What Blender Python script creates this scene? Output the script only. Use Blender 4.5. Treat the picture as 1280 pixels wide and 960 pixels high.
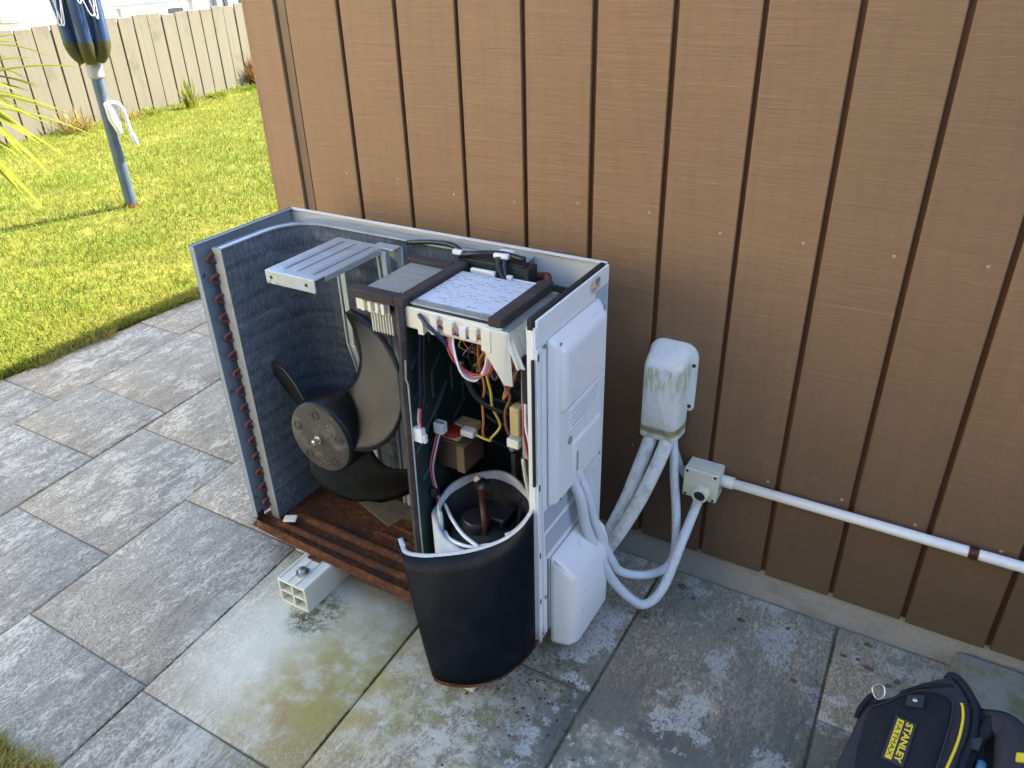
import bpy, bmesh, math, random
import numpy as np
from mathutils import Vector, Matrix
random.seed(7); rng = np.random.default_rng(7)
scene = bpy.context.scene
for o in list(bpy.data.objects): bpy.data.objects.remove(o)

# ---------------------------------------------------------------- camera
cam_d = bpy.data.cameras.new('camera'); cam = bpy.data.objects.new('camera', cam_d)
scene.collection.objects.link(cam); scene.camera = cam
yaw, pitch, roll, F = -0.54212819, 0.51793952, -0.02919707, 972.34495
cy, sy, cp, sp, cr, sr = math.cos(yaw), math.sin(yaw), math.cos(pitch), math.sin(pitch), math.cos(roll), math.sin(roll)
fwd = Vector((sy*cp, cy*cp, -sp)); rgt = Vector((cy, -sy, 0)); up = rgt.cross(fwd)
r2 = cr*rgt + sr*up; u2 = -sr*rgt + cr*up
M = Matrix.Identity(4)
for i in range(3): M[i][0], M[i][1], M[i][2] = r2[i], u2[i], -fwd[i]
M.translation = Vector((0, 0, 1.45)); cam.matrix_world = M
cam_d.sensor_fit = 'HORIZONTAL'; cam_d.sensor_width = 36; cam_d.lens = 36*F/1280
cam_d.clip_start = 0.02; cam_d.clip_end = 500

# ---------------------------------------------------------------- sky, sun, exposure
SUN_EL, SUN_AZ = math.radians(42), math.radians(30)      # azimuth from +y (behind the house) towards +x
world = bpy.data.worlds.new('World'); scene.world = world; world.use_nodes = True
wn = world.node_tree; wn.nodes.clear()
sky = wn.nodes.new('ShaderNodeTexSky'); sky.sky_type = 'NISHITA'; sky.sun_disc = False
sky.sun_elevation = SUN_EL; sky.sun_rotation = SUN_AZ; sky.air_density = 1.0; sky.dust_density = 1.0; sky.ozone_density = 1.6
bg = wn.nodes.new('ShaderNodeBackground'); bg.inputs['Strength'].default_value = 0.13
wo = wn.nodes.new('ShaderNodeOutputWorld')
wn.links.new(sky.outputs[0], bg.inputs['Color']); wn.links.new(bg.outputs[0], wo.inputs['Surface'])
sd = Vector((math.sin(SUN_AZ)*math.cos(SUN_EL), math.cos(SUN_AZ)*math.cos(SUN_EL), math.sin(SUN_EL)))
sun_d = bpy.data.lights.new('sun', 'SUN'); sun_d.energy = 3.4; sun_d.angle = math.radians(0.5); sun_d.color = (1.0, 0.93, 0.82)
sun = bpy.data.objects.new('sun', sun_d); scene.collection.objects.link(sun)
sun.rotation_euler = sd.to_track_quat('Z', 'Y').to_euler(); sun.location = (8, 14, 14)
scene.view_settings.view_transform = 'Standard'; scene.view_settings.look = 'None'
scene.view_settings.exposure = 2.72; scene.view_settings.gamma = 1.0; scene.view_settings.use_curve_mapping = False

# ---------------------------------------------------------------- materials
class NT:
    def __init__(s, name, rough=0.6, metal=0.0, spec=0.5):
        m = bpy.data.materials.new(name); m.use_nodes = True; s.m = m; s.t = m.node_tree; s.n = s.t.nodes
        s.b = s.n['Principled BSDF']; s.b.inputs['Roughness'].default_value = rough; s.b.inputs['Metallic'].default_value = metal
        s.b.inputs['Specular IOR Level'].default_value = spec
        s.geo = s.n.new('ShaderNodeNewGeometry'); s.pos = s.geo.outputs['Position']; s.c = None
    def link(s, a, b): s.t.links.new(a, b)
    def map(s, scale=(1,1,1), rot=(0,0,0), loc=(0,0,0), src=None):
        n = s.n.new('ShaderNodeMapping'); n.inputs['Scale'].default_value = scale; n.inputs['Rotation'].default_value = rot; n.inputs['Location'].default_value = loc
        s.link(src or s.pos, n.inputs['Vector']); return n.outputs[0]
    def noise(s, scale, detail=4, rough=0.55, vec=None, dist=0.0):
        n = s.n.new('ShaderNodeTexNoise'); n.inputs['Scale'].default_value = scale; n.inputs['Detail'].default_value = detail
        n.inputs['Roughness'].default_value = rough; n.inputs['Distortion'].default_value = dist
        s.link(vec or s.pos, n.inputs['Vector']); return n.outputs[0]
    def voro(s, scale, vec=None, feature='F1', rand=1.0):
        n = s.n.new('ShaderNodeTexVoronoi'); n.feature = feature; n.inputs['Scale'].default_value = scale; n.inputs['Randomness'].default_value = rand
        s.link(vec or s.pos, n.inputs['Vector']); return n.outputs['Distance']
    def ramp(s, fac, lo, hi, inv=False):
        n = s.n.new('ShaderNodeMapRange'); n.interpolation_type = 'SMOOTHSTEP'
        n.inputs['From Min'].default_value = lo; n.inputs['From Max'].default_value = hi
        if inv: n.inputs['To Min'].default_value = 1; n.inputs['To Max'].default_value = 0
        s.link(fac, n.inputs['Value']); return n.outputs[0]
    def math(s, op, a, b=None, clamp=False):
        n = s.n.new('ShaderNodeMath'); n.operation = op; n.use_clamp = clamp
        for i, v in enumerate((a, b)):
            if v is None: continue
            if isinstance(v, (int, float)): n.inputs[i].default_value = v
            else: s.link(v, n.inputs[i])
        return n.outputs[0]
    def mix(s, fac, a, b, mode='MIX'):
        n = s.n.new('ShaderNodeMix'); n.data_type = 'RGBA'; n.blend_type = mode
        for sock, v in ((n.inputs[0], fac), (n.inputs[6], a), (n.inputs[7], b)):
            if isinstance(v, (int, float)): sock.default_value = v
            elif isinstance(v, tuple): sock.default_value = v + (1,)
            else: s.link(v, sock)
        return n.outputs[2]
    def near(s, p, r0, r1, wob=0.0, sc=(1,1,1)):          # 1 inside r0 of point p, 0 beyond r1, with a ragged rim
        v = s.map(scale=sc, loc=tuple(-p[i]*sc[i] for i in range(3)))
        n = s.n.new('ShaderNodeVectorMath'); n.operation = 'LENGTH'; s.link(v, n.inputs[0]); d = n.outputs['Value']
        if wob: d = s.math('ADD', d, s.math('MULTIPLY', s.math('SUBTRACT', s.noise(9, 6, 0.65), 0.5), wob))
        return s.ramp(d, r0, r1, True)
    def sep(s, vec=None):
        n = s.n.new('ShaderNodeSeparateXYZ'); s.link(vec or s.pos, n.inputs[0]); return n.outputs
    def color(s, c):
        if isinstance(c, tuple): s.b.inputs['Base Color'].default_value = c + (1,)
        else: s.link(c, s.b.inputs['Base Color'])
    def bump(s, h, strength=0.3, dist=0.002):
        n = s.n.new('ShaderNodeBump'); n.inputs['Strength'].default_value = strength; n.inputs['Distance'].default_value = dist
        s.link(h, n.inputs['Height'])
        s.link(n.outputs[0], s.b.inputs['Normal'])
    def rough(s, fac, lo, hi):
        n = s.n.new('ShaderNodeMapRange'); n.inputs['To Min'].default_value = lo; n.inputs['To Max'].default_value = hi
        s.link(fac, n.inputs['Value']); s.link(n.outputs[0], s.b.inputs['Roughness'])
    def rand(s):
        n = s.n.new('ShaderNodeObjectInfo'); return n.outputs['Random']

def simple(name, col, rough=0.5, metal=0.0, var=0.12, scale=40, bump=0.0, bscale=200, spec=0.5, dirt=None, dscale=14, dlo=.55, dhi=.75):
    k = NT(name, rough, metal, spec); n = k.noise(scale, 5)
    c = k.mix(n, tuple(max(0, x*(1-var*2)) for x in col), tuple(min(1, x*(1+var*2)) for x in col))
    if dirt: c = k.mix(k.ramp(k.noise(dscale, 8, .65), dlo, dhi), c, dirt)
    k.color(c)
    if bump: k.bump(k.noise(bscale, 4), bump)
    k.rough(k.noise(scale*2, 4), max(0.05, rough-.12), min(1, rough+.12))
    return k.m

def mat_siding():
    k = NT('brown_stained_plywood', 0.62, 0, 0.35); r = k.rand(); POS = k.pos
    cxyz = k.n.new('ShaderNodeCombineXYZ'); k.link(k.math('MULTIPLY', r, 53.0), cxyz.inputs[0]); k.link(k.math('MULTIPLY', r, 31.0), cxyz.inputs[2])
    va = k.n.new('ShaderNodeVectorMath'); va.operation = 'ADD'; k.link(k.pos, va.inputs[0]); k.link(cxyz.outputs[0], va.inputs[1]); k.pos = va.outputs[0]
    saw = k.noise(1.0, 7, .7, k.map(scale=(7, 7, 260))); saw2 = k.noise(1.0, 5, .65, k.map(scale=(22, 22, 700)))   # rough-sawn marks across the boards
    vert = k.noise(1.0, 6, .62, k.map(scale=(60, 60, 1.0))); chk = k.noise(1.0, 5, .7, k.map(scale=(230, 230, 3.5)))
    c = k.mix(k.noise(3.5, 5, .6), (0.245, 0.140, 0.069), (0.29, 0.170, 0.087))
    c = k.mix(k.math('MULTIPLY', k.ramp(saw, .5, .78), .55), c, (0.40, 0.252, 0.14))
    c = k.mix(k.math('MULTIPLY', k.ramp(saw, .48, .25), .5), c, (0.15, 0.082, 0.04))
    c = k.mix(k.math('MULTIPLY', k.ramp(saw2, .55, .75), .5), c, (0.39, 0.25, 0.14))
    c = k.mix(k.math('MULTIPLY', k.ramp(vert, .45, .75), .16), c, (0.19, 0.11, 0.06))
    c = k.mix(k.math('MULTIPLY', k.math('MULTIPLY', k.ramp(chk, .66, .72), k.ramp(k.noise(6, 4), .5, .62)), .6), c, (0.11, 0.06, 0.03))
    n = k.n.new('ShaderNodeTexWave'); n.wave_type = 'RINGS'; n.rings_direction = 'Y'; n.inputs['Scale'].default_value = 1.4; n.inputs['Distortion'].default_value = 9
    n.inputs['Detail'].default_value = 3; k.link(k.map(scale=(5.5, 3, .8)), n.inputs['Vector'])
    c = k.mix(k.math('MULTIPLY', k.ramp(n.outputs[1], .7, 1.0), .16), c, (0.19, 0.11, 0.06))
    c = k.mix(k.math('MULTIPLY', r, .38), c, (0.205, 0.122, 0.066))
    x, y, z = k.sep(POS)
    low = k.ramp(z, .12, .34, True)
    moss = k.math('MULTIPLY', k.math('MULTIPLY', low, k.ramp(x, -.15, .22)), k.ramp(k.noise(16, 8, .7), .38, .66))
    c = k.mix(k.math('MULTIPLY', moss, .75), c, (0.15, 0.14, 0.035))
    grime_shade = k.math('MULTIPLY', k.ramp(k.math('ADD', z, k.math('MULTIPLY', k.math('SUBTRACT', k.noise(1.0, 7, .68, k.map(scale=(9, 9, 2.2))), .5), .38)), .10, .95, True), k.ramp(k.noise(24, 8, .7), -.1, .42))
    c = k.mix(k.math('MULTIPLY', grime_shade, .82), c, (0.070, 0.052, 0.034))  # foot grime plus painted-in shade that fades out up the wall
    k.color(c)
    h = k.math('ADD', k.math('ADD', k.math('MULTIPLY', saw, .8), k.math('MULTIPLY', saw2, .45)), k.math('MULTIPLY', vert, .25))
    k.bump(h, .75, .0022); k.rough(saw, .45, .72)
    return k.m

def mat_paver():
    k = NT('stamped_grey_paver', 0.85, 0, 0.3); r = k.rand()
    off = k.n.new('ShaderNodeVectorMath'); off.operation = 'ADD'; sc = k.n.new('ShaderNodeCombineXYZ')
    k.link(k.math('MULTIPLY', r, 37.0), sc.inputs[2]); k.link(k.pos, off.inputs[0]); k.link(sc.outputs[0], off.inputs[1]); P = off.outputs[0]
    st = k.map(scale=(2.6, 1.0, 1), rot=(0, 0, math.radians(20)), src=P)        # slate-like streaks
    big = k.noise(3.2, 6, .6, P); mid = k.noise(10, 8, .68, st, .6); fine = k.noise(60, 8, .72, st); grit = k.noise(330, 3, .6)
    c = k.mix(big, (0.275, 0.234, 0.172), (0.42, 0.36, 0.270))
    c = k.mix(k.math('MULTIPLY', k.ramp(mid, .52, .36), .55), c, (0.165, 0.145, 0.112))
    c = k.mix(k.math('MULTIPLY', k.ramp(fine, .52, .38), .5), c, (0.11, 0.10, 0.085))
    # pale lime bloom and lichen flakes
    blot = k.math('ADD', k.math('MULTIPLY', mid, .55), k.math('MULTIPLY', fine, .5)); blot = k.math('ADD', blot, k.math('MULTIPLY', k.math('SUBTRACT', big, .5), .35))
    flake = k.ramp(blot, .545, .61)
    c = k.mix(k.math('MULTIPLY', flake, .6), c, (0.70, 0.615, 0.475))
    sp = k.noise(150, 6, .72, k.map(scale=(1.7, .9, 1), rot=(0, 0, math.radians(25)), src=P)); msk = k.noise(7, 6, .65, k.map(loc=(9, 2, 0), src=P))
    c = k.mix(k.math('MULTIPLY', k.math('MULTIPLY', k.ramp(sp, .52, .62), k.ramp(msk, .32, .56)), .6), c, (0.74, 0.65, 0.51))
    c = k.mix(k.math('MULTIPLY', k.ramp(sp, .47, .36), .55), c, (0.085, 0.076, 0.062))
    # wet-side wash below the heat pump: pale lime, yellow algae, orange rust water
    x, y, z = k.sep()
    wash = k.near((-1.12, .88, 0), .10, .34, .22, (1, .82, 1))
    c = k.mix(k.math('MULTIPLY', wash, .88), c, (0.66, 0.63, 0.50))
    wash2 = k.math('MULTIPLY', k.near((-.62, .86, 0), .05, .42, .3), k.ramp(k.noise(24, 9, .7), .46, .54))
    c = k.mix(k.math('MULTIPLY', wash2, .8), c, (0.58, 0.56, 0.46))
    alg = k.math('MULTIPLY', k.near((-.97, .80, 0), .06, .28, .2, (1, .72, 1)), k.ramp(k.noise(9, 7, .6), .36, .6))
    c = k.mix(k.math('MULTIPLY', alg, .88), c, (0.34, 0.27, 0.06))
    rust = k.math('MULTIPLY', k.near((-1.04, .70, 0), .02, .17, .15), k.ramp(k.noise(13, 7, .65), .42, .62))
    c = k.mix(k.math('MULTIPLY', rust, .7), c, (0.36, 0.235, 0.105))
    alg2 = k.math('MULTIPLY', k.near((-.72, .90, 0), .05, .30, .22), k.ramp(k.noise(17, 8, .7), .48, .60))
    c = k.mix(k.math('MULTIPLY', alg2, .75), c, (0.235, 0.225, 0.08))
    moss = k.math('MULTIPLY', k.math('MAXIMUM', k.near((-1.16, .955, 0), .03, .10, .1), k.near((-.56, 1.10, 0), .02, .11, .12)), k.ramp(k.noise(45, 8, .7), .42, .58))
    c = k.mix(k.math('MULTIPLY', moss, .85), c, (0.095, 0.10, 0.025))
    # dark damp grime on the slabs to the right, and green film by the wall
    damp = k.math('MULTIPLY', k.ramp(x, -.75, -.45), k.ramp(k.noise(5.5, 8, .66), .38, .50))
    damp = k.math('MULTIPLY', damp, k.ramp(y, 1.38, 1.0))
    c = k.mix(k.math('MULTIPLY', damp, .88), c, (0.075, 0.076, 0.072))
    film = k.math('MULTIPLY', k.ramp(x, -.62, -.40), k.ramp(k.noise(4, 7, .6), .35, .6))
    c = k.mix(k.math('MULTIPLY', film, .42), c, (0.15, 0.185, 0.155))
    bl = k.math('MULTIPLY', k.ramp(x, -.72, -.5), k.ramp(k.noise(7.5, 9, .7, k.map(loc=(3, 1, 2))), .535, .575))
    bl = k.math('MULTIPLY', bl, k.ramp(sp, .40, .50)); c = k.mix(k.math('MULTIPLY', bl, .8), c, (0.46, 0.47, 0.45))
    c = k.mix(k.math('MULTIPLY', k.ramp(grit, .62, .72), .5), c, (0.06, 0.06, 0.06))
    c = k.mix(k.math('MULTIPLY', k.ramp(grit, .36, .28), .4), c, (0.52, 0.52, 0.5))
    k.color(c)
    h = k.math('ADD', k.math('ADD', k.math('MULTIPLY', mid, 1.2), k.math('MULTIPLY', fine, .7)), k.math('MULTIPLY', grit, .25))
    h = k.math('ADD', h, k.math('MULTIPLY', flake, .15)); k.bump(h, .7, .0035); k.rough(big, .7, .92)
    return k.m

def mat_coil():
    k = NT('coil_fins', 0.55, 0.35, 0.4)
    tiny = k.noise(1.0, 3, .7, k.map(scale=(420, 420, 60))); band = k.noise(1.0, 5, .6, k.map(scale=(7, 7, 60)))
    w = k.n.new('ShaderNodeTexWave'); w.wave_type = 'BANDS'; w.bands_direction = 'Z'; w.inputs['Scale'].default_value = 6.9; w.inputs['Distortion'].default_value = 1.6
    w.inputs['Detail'].default_value = 3; w.inputs['Detail Scale'].default_value = 3; k.link(k.pos, w.inputs['Vector'])
    c = k.mix(k.noise(5, 5), (0.10, 0.120, 0.150), (0.17, 0.20, 0.24))
    c = k.mix(k.math('MULTIPLY', k.ramp(w.outputs[1], .5, .0), .45), c, (0.045, 0.058, 0.082))
    c = k.mix(k.math('MULTIPLY', k.ramp(tiny, .48, .72), .7), c, (0.40, 0.44, 0.50))
    c = k.mix(k.math('MULTIPLY', k.ramp(band, .5, .75), .6), c, (0.30, 0.345, 0.40))
    c = k.mix(k.math('MULTIPLY', k.ramp(k.noise(16, 8, .75), .54, .70), .55), c, (0.34, 0.37, 0.40))
    k.color(c); k.bump(k.math('ADD', tiny, k.math('MULTIPLY', w.outputs[1], .8)), .6, .002); return k.m

def mat_rust():
    k = NT('rusty_steel', 0.85, 0.1, 0.3)
    a = k.noise(18, 9, .7); b = k.noise(75, 6, .65)
    a2 = k.noise(8, 8, .7, k.map(loc=(1, 8, 3))); c = k.mix(a, (0.040, 0.013, 0.008), (0.12, 0.042, 0.017)); c = k.mix(k.ramp(b, .5, .68), c, (0.17, 0.065, 0.024))
    c = k.mix(k.math('MULTIPLY', k.ramp(k.noise(9, 8, .7, k.map(loc=(2, 5, 1))), .50, .66), .8), c, (0.035, 0.022, 0.018))
    c = k.mix(k.math('MULTIPLY', k.ramp(k.noise(12, 8, .7, k.map(loc=(7, 1, 4))), .60, .70), .7), c, (0.30, 0.25, 0.18))
    c = k.mix(k.math('MULTIPLY', k.ramp(a2, .53, .66), .75), c, (0.27, 0.11, 0.032)); k.color(c); k.bump(k.math('ADD', a, b), .8, .003); return k.m

def mat_white(name, col=(0.74, 0.76, 0.77), algae=0.0, grime=0.35, rough=0.38):
    k = NT(name, rough, 0, 0.5)
    c = k.mix(k.noise(6, 5), tuple(x*.93 for x in col), col)
    c = k.mix(k.math('MULTIPLY', k.ramp(k.noise(55, 8, .72), .60, .74), grime), c, (0.42, 0.42, 0.38))
    c = k.mix(k.math('MULTIPLY', k.ramp(k.noise(1.0, 6, .7, k.map(scale=(45, 45, 5))), .58, .75), grime*.7), c, (0.45, 0.44, 0.38))
    if algae: c = k.mix(k.math('MULTIPLY', k.ramp(k.noise(26, 9, .72), .57, .70), algae), c, (0.20, 0.215, 0.06))
    k.color(c); k.bump(k.noise(300, 3), .06, .001); k.rough(k.noise(40, 5), rough-.08, rough+.2); return k.m

def mat_fence():
    k = NT('weathered_fence_timber', 0.85, 0, 0.25); r = k.rand()
    P = k.map(scale=(60, 60, 1.3)); g = k.noise(1.0, 7, .65, P)
    c = k.mix(g, (0.10, 0.087, 0.06), (0.20, 0.178, 0.125)); c = k.mix(k.math('MULTIPLY', r, .35), c, (0.15, 0.13, 0.088))
    c = k.mix(k.math('MULTIPLY', k.ramp(k.noise(4, 7, .65), .54, .72), .55), c, (0.085, 0.075, 0.045))
    c = k.mix(k.math('MULTIPLY', k.ramp(k.sep()[2], .75, .9), k.ramp(k.noise(7, 7, .7), .42, .62)), c, (0.13, 0.11, 0.08))
    k.color(c); k.bump(g, .6, .004); return k.m

def mat_blade(name, a, b, d, transl=0.35):
    k = NT(name, 0.9, 0, 0.0)
    n1 = k.noise(1.3, 4, .6); n2 = k.noise(90, 2, .5); n3 = k.noise(4.5, 5, .65)
    c = k.mix(k.ramp(n1, .38, .62), a, b); c = k.mix(k.math('MULTIPLY', k.ramp(n3, .5, .7), .7), c, d); c = k.mix(k.math('MULTIPLY', k.ramp(n2, .55, .75), .5), c, (0.30, 0.29, 0.09))
    k.color(c)
    t = k.n.new('ShaderNodeBsdfTranslucent'); k.link(c if not isinstance(c, tuple) else None, t.inputs['Color'])
    mx = k.n.new('ShaderNodeMixShader'); mx.inputs[0].default_value = transl
    k.link(k.b.outputs[0], mx.inputs[1]); k.link(t.outputs[0], mx.inputs[2]); k.link(mx.outputs[0], k.n['Material Output'].inputs['Surface'])
    return k.m

def mat_concrete(name, a, b, moss=0.0):
    k = NT(name, 0.9, 0, 0.25); n = k.noise(14, 9, .7); g = k.noise(190, 4, .7)
    c = k.mix(n, a, b); c = k.mix(k.math('MULTIPLY', k.ramp(g, .56, .68), .5), c, (0.12, 0.12, 0.11)); c = k.mix(k.math('MULTIPLY', k.ramp(g, .42, .32), .4), c, (0.45, 0.45, 0.42))
    c = k.mix(k.math('MULTIPLY', k.ramp(k.noise(6, 8, .7), .48, .66), .5), c, (0.17, 0.175, 0.15))
    if moss: c = k.mix(k.math('MULTIPLY', k.ramp(k.noise(8, 8, .7, k.map(loc=(4, 4, 4))), .44, .6), moss), c, (0.13, 0.13, 0.04))
    k.color(c); k.bump(k.math('ADD', n, g), .7, .003); return k.m

def mat_galv(name='galvanised_steel', col=(0.42, 0.47, 0.50)):
    k = NT(name, 0.5, 0.55, 0.5); v = k.voro(120); n = k.noise(24, 7, .65)
    c = k.mix(n, tuple(x*.75 for x in col), tuple(min(1, x*1.25) for x in col)); c = k.mix(k.ramp(k.noise(70, 6, .7), .6, .72), c, (0.58, 0.6, 0.6))
    c = k.mix(k.math('MULTIPLY', k.ramp(k.noise(11, 7, .7), .6, .7), .6), c, (0.20, 0.20, 0.19))
    k.color(c); k.rough(v, .35, .65); return k.m

def mat_plastic_black(name, a, b, dust, rough=0.5, amt=.5, spec=.3):
    k = NT(name, rough, 0, spec); c = k.mix(k.noise(8, 6), a, b)
    c = k.mix(k.math('MULTIPLY', k.ramp(k.noise(12, 8, .7), .48, .68), amt), c, dust)
    c = k.mix(k.math('MULTIPLY', k.ramp(k.noise(140, 4, .6), .64, .72), amt), c, tuple(min(1, x*1.8) for x in dust))
    k.color(c); k.rough(k.noise(25, 6), rough-.12, rough+.2); k.bump(k.math('ADD', k.noise(250, 3), k.math('MULTIPLY', k.noise(11, 4), 4.0)), .35, .0012); return k.m

def mat_fabric(name, a, b, scale=900):
    k = NT(name, 0.85, 0, 0.25); w = k.noise(1.0, 2, .5, k.map(scale=(scale, scale, scale))); n = k.noise(30, 6, .6)
    c = k.mix(n, a, b); c = k.mix(k.math('MULTIPLY', k.ramp(w, .5, .7), .3), c, tuple(min(1, x*2.2) for x in b))
    c = k.mix(k.math('MULTIPLY', k.ramp(k.noise(60, 8, .75), .66, .74), .35), c, (0.22, 0.2, 0.17))
    k.color(c); k.bump(k.math('ADD', w, k.math('MULTIPLY', n, .6)), .5, .0015); return k.m

def mat_flaky():
    k = NT('flaky_painted_lagging', .75, 0, .3); n = k.noise(1.0, 8, .72, k.map(scale=(50, 50, 26))); f = k.noise(110, 6, .7)
    c = k.mix(k.noise(9, 4), (0.62, 0.62, 0.58), (0.74, 0.74, 0.71)); c = k.mix(k.math('MULTIPLY', k.ramp(n, .50, .62), .6), c, (0.38, 0.38, 0.35)); c = k.mix(k.math('MULTIPLY', k.ramp(f, .58, .68), .7), c, (0.22, 0.215, 0.19))
    c = k.mix(k.math('MULTIPLY', k.ramp(k.noise(14, 7, .7), .55, .7), .5), c, (0.32, 0.33, 0.2)); k.color(c); k.bump(k.math('ADD', n, f), .6, .002); return k.m
def mat_cover_body():
    k = NT('algae_streaked_plastic', .5, 0, .45); x, y, z = k.sep(); n = k.noise(60, 7, .7); s_ = k.noise(1.0, 6, .7, k.map(scale=(90, 90, 14)))
    c = k.mix(k.noise(7, 4), (0.70, 0.70, 0.64), (0.76, 0.76, 0.72)); c = k.mix(k.math('MULTIPLY', k.ramp(n, .56, .72), .6), c, (0.48, 0.48, 0.40))
    zz = k.math('ADD', z, k.math('MULTIPLY', k.math('SUBTRACT', n, .5), .016)); d = k.math('ABSOLUTE', k.math('SUBTRACT', zz, .4655))
    c = k.mix(k.math('MULTIPLY', k.ramp(d, .013, .004, False), .0), c, c)
    c = k.mix(k.math('MULTIPLY', k.ramp(d, .004, .012, True), .92), c, (0.17, 0.165, 0.018)); c = k.mix(k.math('MULTIPLY', k.ramp(k.noise(18, 7, .7), .46, .66), .35), c, (0.50, 0.50, 0.30))
    t = k.math('MULTIPLY', k.math('MULTIPLY', k.ramp(z, .535, .60), k.ramp(z, .632, .618)), k.ramp(s_, .44, .56)); c = k.mix(k.math('MULTIPLY', t, .6), c, (0.30, 0.30, 0.06))
    c = k.mix(k.math('MULTIPLY', k.math('MULTIPLY', k.ramp(z, .50, .46, False), k.ramp(n, .45, .6)), .5), c, (0.36, 0.36, 0.24))
    k.color(c); k.bump(n, .15, .001); return k.m
def mat_panel():
    k = NT('white_panel_paint', .36, 0, .5); c = k.mix(k.noise(6, 5), (0.76, 0.77, 0.765), (0.81, 0.815, 0.81)); c = k.mix(k.math('MULTIPLY', k.ramp(k.noise(55, 8, .72), .60, .74), .25), c, (0.42, 0.42, 0.38))
    r_ = k.math('MULTIPLY', k.near((-.592, 1.315, .852), .004, .032, .04, (1, 1, 1.4)), k.ramp(k.noise(70, 7, .7), .38, .56)); c = k.mix(r_, c, (0.36, 0.15, 0.04)); c = k.mix(k.near((-.592, 1.33, .860), .001, .010, .02), c, (0.16, 0.07, 0.03))
    r2_ = k.math('MULTIPLY', k.near((-.592, 1.08, .09), .004, .05, .05), k.ramp(k.noise(60, 7, .7), .42, .58)); c = k.mix(r2_, c, (0.24, 0.10, 0.04)); k.color(c); return k.m
MAT = dict(
 siding=mat_siding(), paver=mat_paver(), coil=mat_coil(), rust=mat_rust(), galv=mat_galv(),
 concrete=mat_concrete('plinth_concrete', (0.27, 0.27, 0.255), (0.37, 0.365, 0.34)), step=mat_concrete('step_concrete', (0.17, 0.17, 0.15), (0.28, 0.27, 0.235), .8),
 mortar=mat_concrete('joint_mortar', (0.13, 0.118, 0.09), (0.20, 0.18, 0.14), .5), soil=simple('soil', (0.075, 0.058, 0.035), .95, bump=.5, bscale=60),
 white=mat_panel(), coverbody=mat_cover_body(), white_in=mat_white('white_inner_steel', (0.60, 0.61, 0.62), 0, .25), greyin=mat_white('grey_inner_steel', (0.25, 0.285, 0.32), 0, .12), cover=mat_white('white_plastic_cover', (0.82, 0.82, 0.815), 0, .2, .42),
 valvecover=mat_white('white_valve_cover', (0.82, 0.82, 0.81), .45, .2, .42), oldwhite=mat_white('weathered_white_plastic', (0.70, 0.70, 0.65), .8, .5, .5), pvc=mat_white('white_conduit', (0.72, 0.74, 0.74), .12, .3, .4), trunk=mat_flaky(),
 hose=mat_white('pale_flexible_conduit', (0.66, 0.70, 0.74), .08, .25, .45), block=mat_white('hollow_pvc_block', (0.68, 0.67, 0.56), .25, .4, .45),
 cream=mat_white('cream_plastic', (0.74, 0.71, 0.60), 0, .3, .4), jbox=mat_white('junction_box_plastic', (0.62, 0.62, 0.50), .75, .5, .45),
 fence=mat_fence(), fan=mat_plastic_black('fan_plastic', (0.006, 0.006, 0.006), (0.012, 0.011, 0.010), (0.035, 0.030, 0.023), .3, .35, .28),
 fan_hub=mat_plastic_black('fan_hub_plastic', (0.035, 0.032, 0.028), (0.065, 0.06, 0.052), (0.19, 0.175, 0.145), .6, .6),
 blanket=mat_plastic_black('bitumen_blanket', (0.0025, 0.004, 0.007), (0.005, 0.0075, 0.012), (0.02, 0.024, 0.03), .42, .3, .13),
 foam=mat_plastic_black('dark_foam', (0.035, 0.027, 0.026), (0.062, 0.05, 0.048), (0.11, 0.09, 0.085), .9, .5), rubber=simple('black_rubber', (0.012, 0.012, 0.014), .7),
 felt=mat_fabric('grey_white_felt', (0.42, 0.43, 0.44), (0.60, 0.61, 0.62), 500), teal=simple('dark_green_steel', (0.030, 0.052, 0.054), .38, .3, .25, 9),
 copper=simple('oxidised_copper', (0.09, 0.035, 0.024), .5, .6, .3, 60), bendcopper=simple('brown_copper', (0.115, 0.040, 0.034), .55, .4, .25, 60), reactor=simple('reactor_brown', (0.075, 0.045, 0.028), .5, .1, .3, 30),
 steel=simple('bolt_steel', (0.5, 0.5, 0.48), .3, .9), dark=simple('dark_plastic', (0.012, 0.012, 0.014), .45), red=simple('red_plastic', (0.25, 0.015, 0.012), .4), tan=simple('tan_board', (0.45, 0.34, 0.17), .5),
 blue=simple('blue_enamel', (0.018, 0.045, 0.105), .35, 0, .2, 12), polegrey=simple('blue_grey_steel', (0.075, 0.115, 0.17), .4, .2, .2, 15, dirt=(.22, .2, .15)), ltgrey=simple('grey_plastic', (0.30, 0.31, 0.30), .5),
 whitep=simple('white_plastic', (0.72, 0.73, 0.74), .35, 0, .05), greyplate=mat_galv('grey_plate', (0.36, 0.40, 0.40)), label=None)
MAT['amber'] = simple('amber_sleeve', (0.05, 0.045, 0.018), .4); MAT['yellow'] = simple('yellow_trim', (0.75, 0.58, 0.015), .5, 0, .06)
MAT['bagblack'] = mat_fabric('black_nylon', (0.010, 0.011, 0.014), (0.017, 0.019, 0.025)); MAT['baggrey'] = mat_fabric('charcoal_nylon', (0.028, 0.027, 0.034), (0.045, 0.044, 0.053))
MAT['bagzip'] = mat_fabric('navy_edge_binding', (0.010, 0.012, 0.022), (0.018, 0.021, 0.034), 600); MAT['patch'] = simple('patch_rubber', (0.018, 0.018, 0.02), .5)
MAT['bagblue'] = simple('blue_tool_handle', (0.10, 0.25, 0.42), .4)
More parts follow.
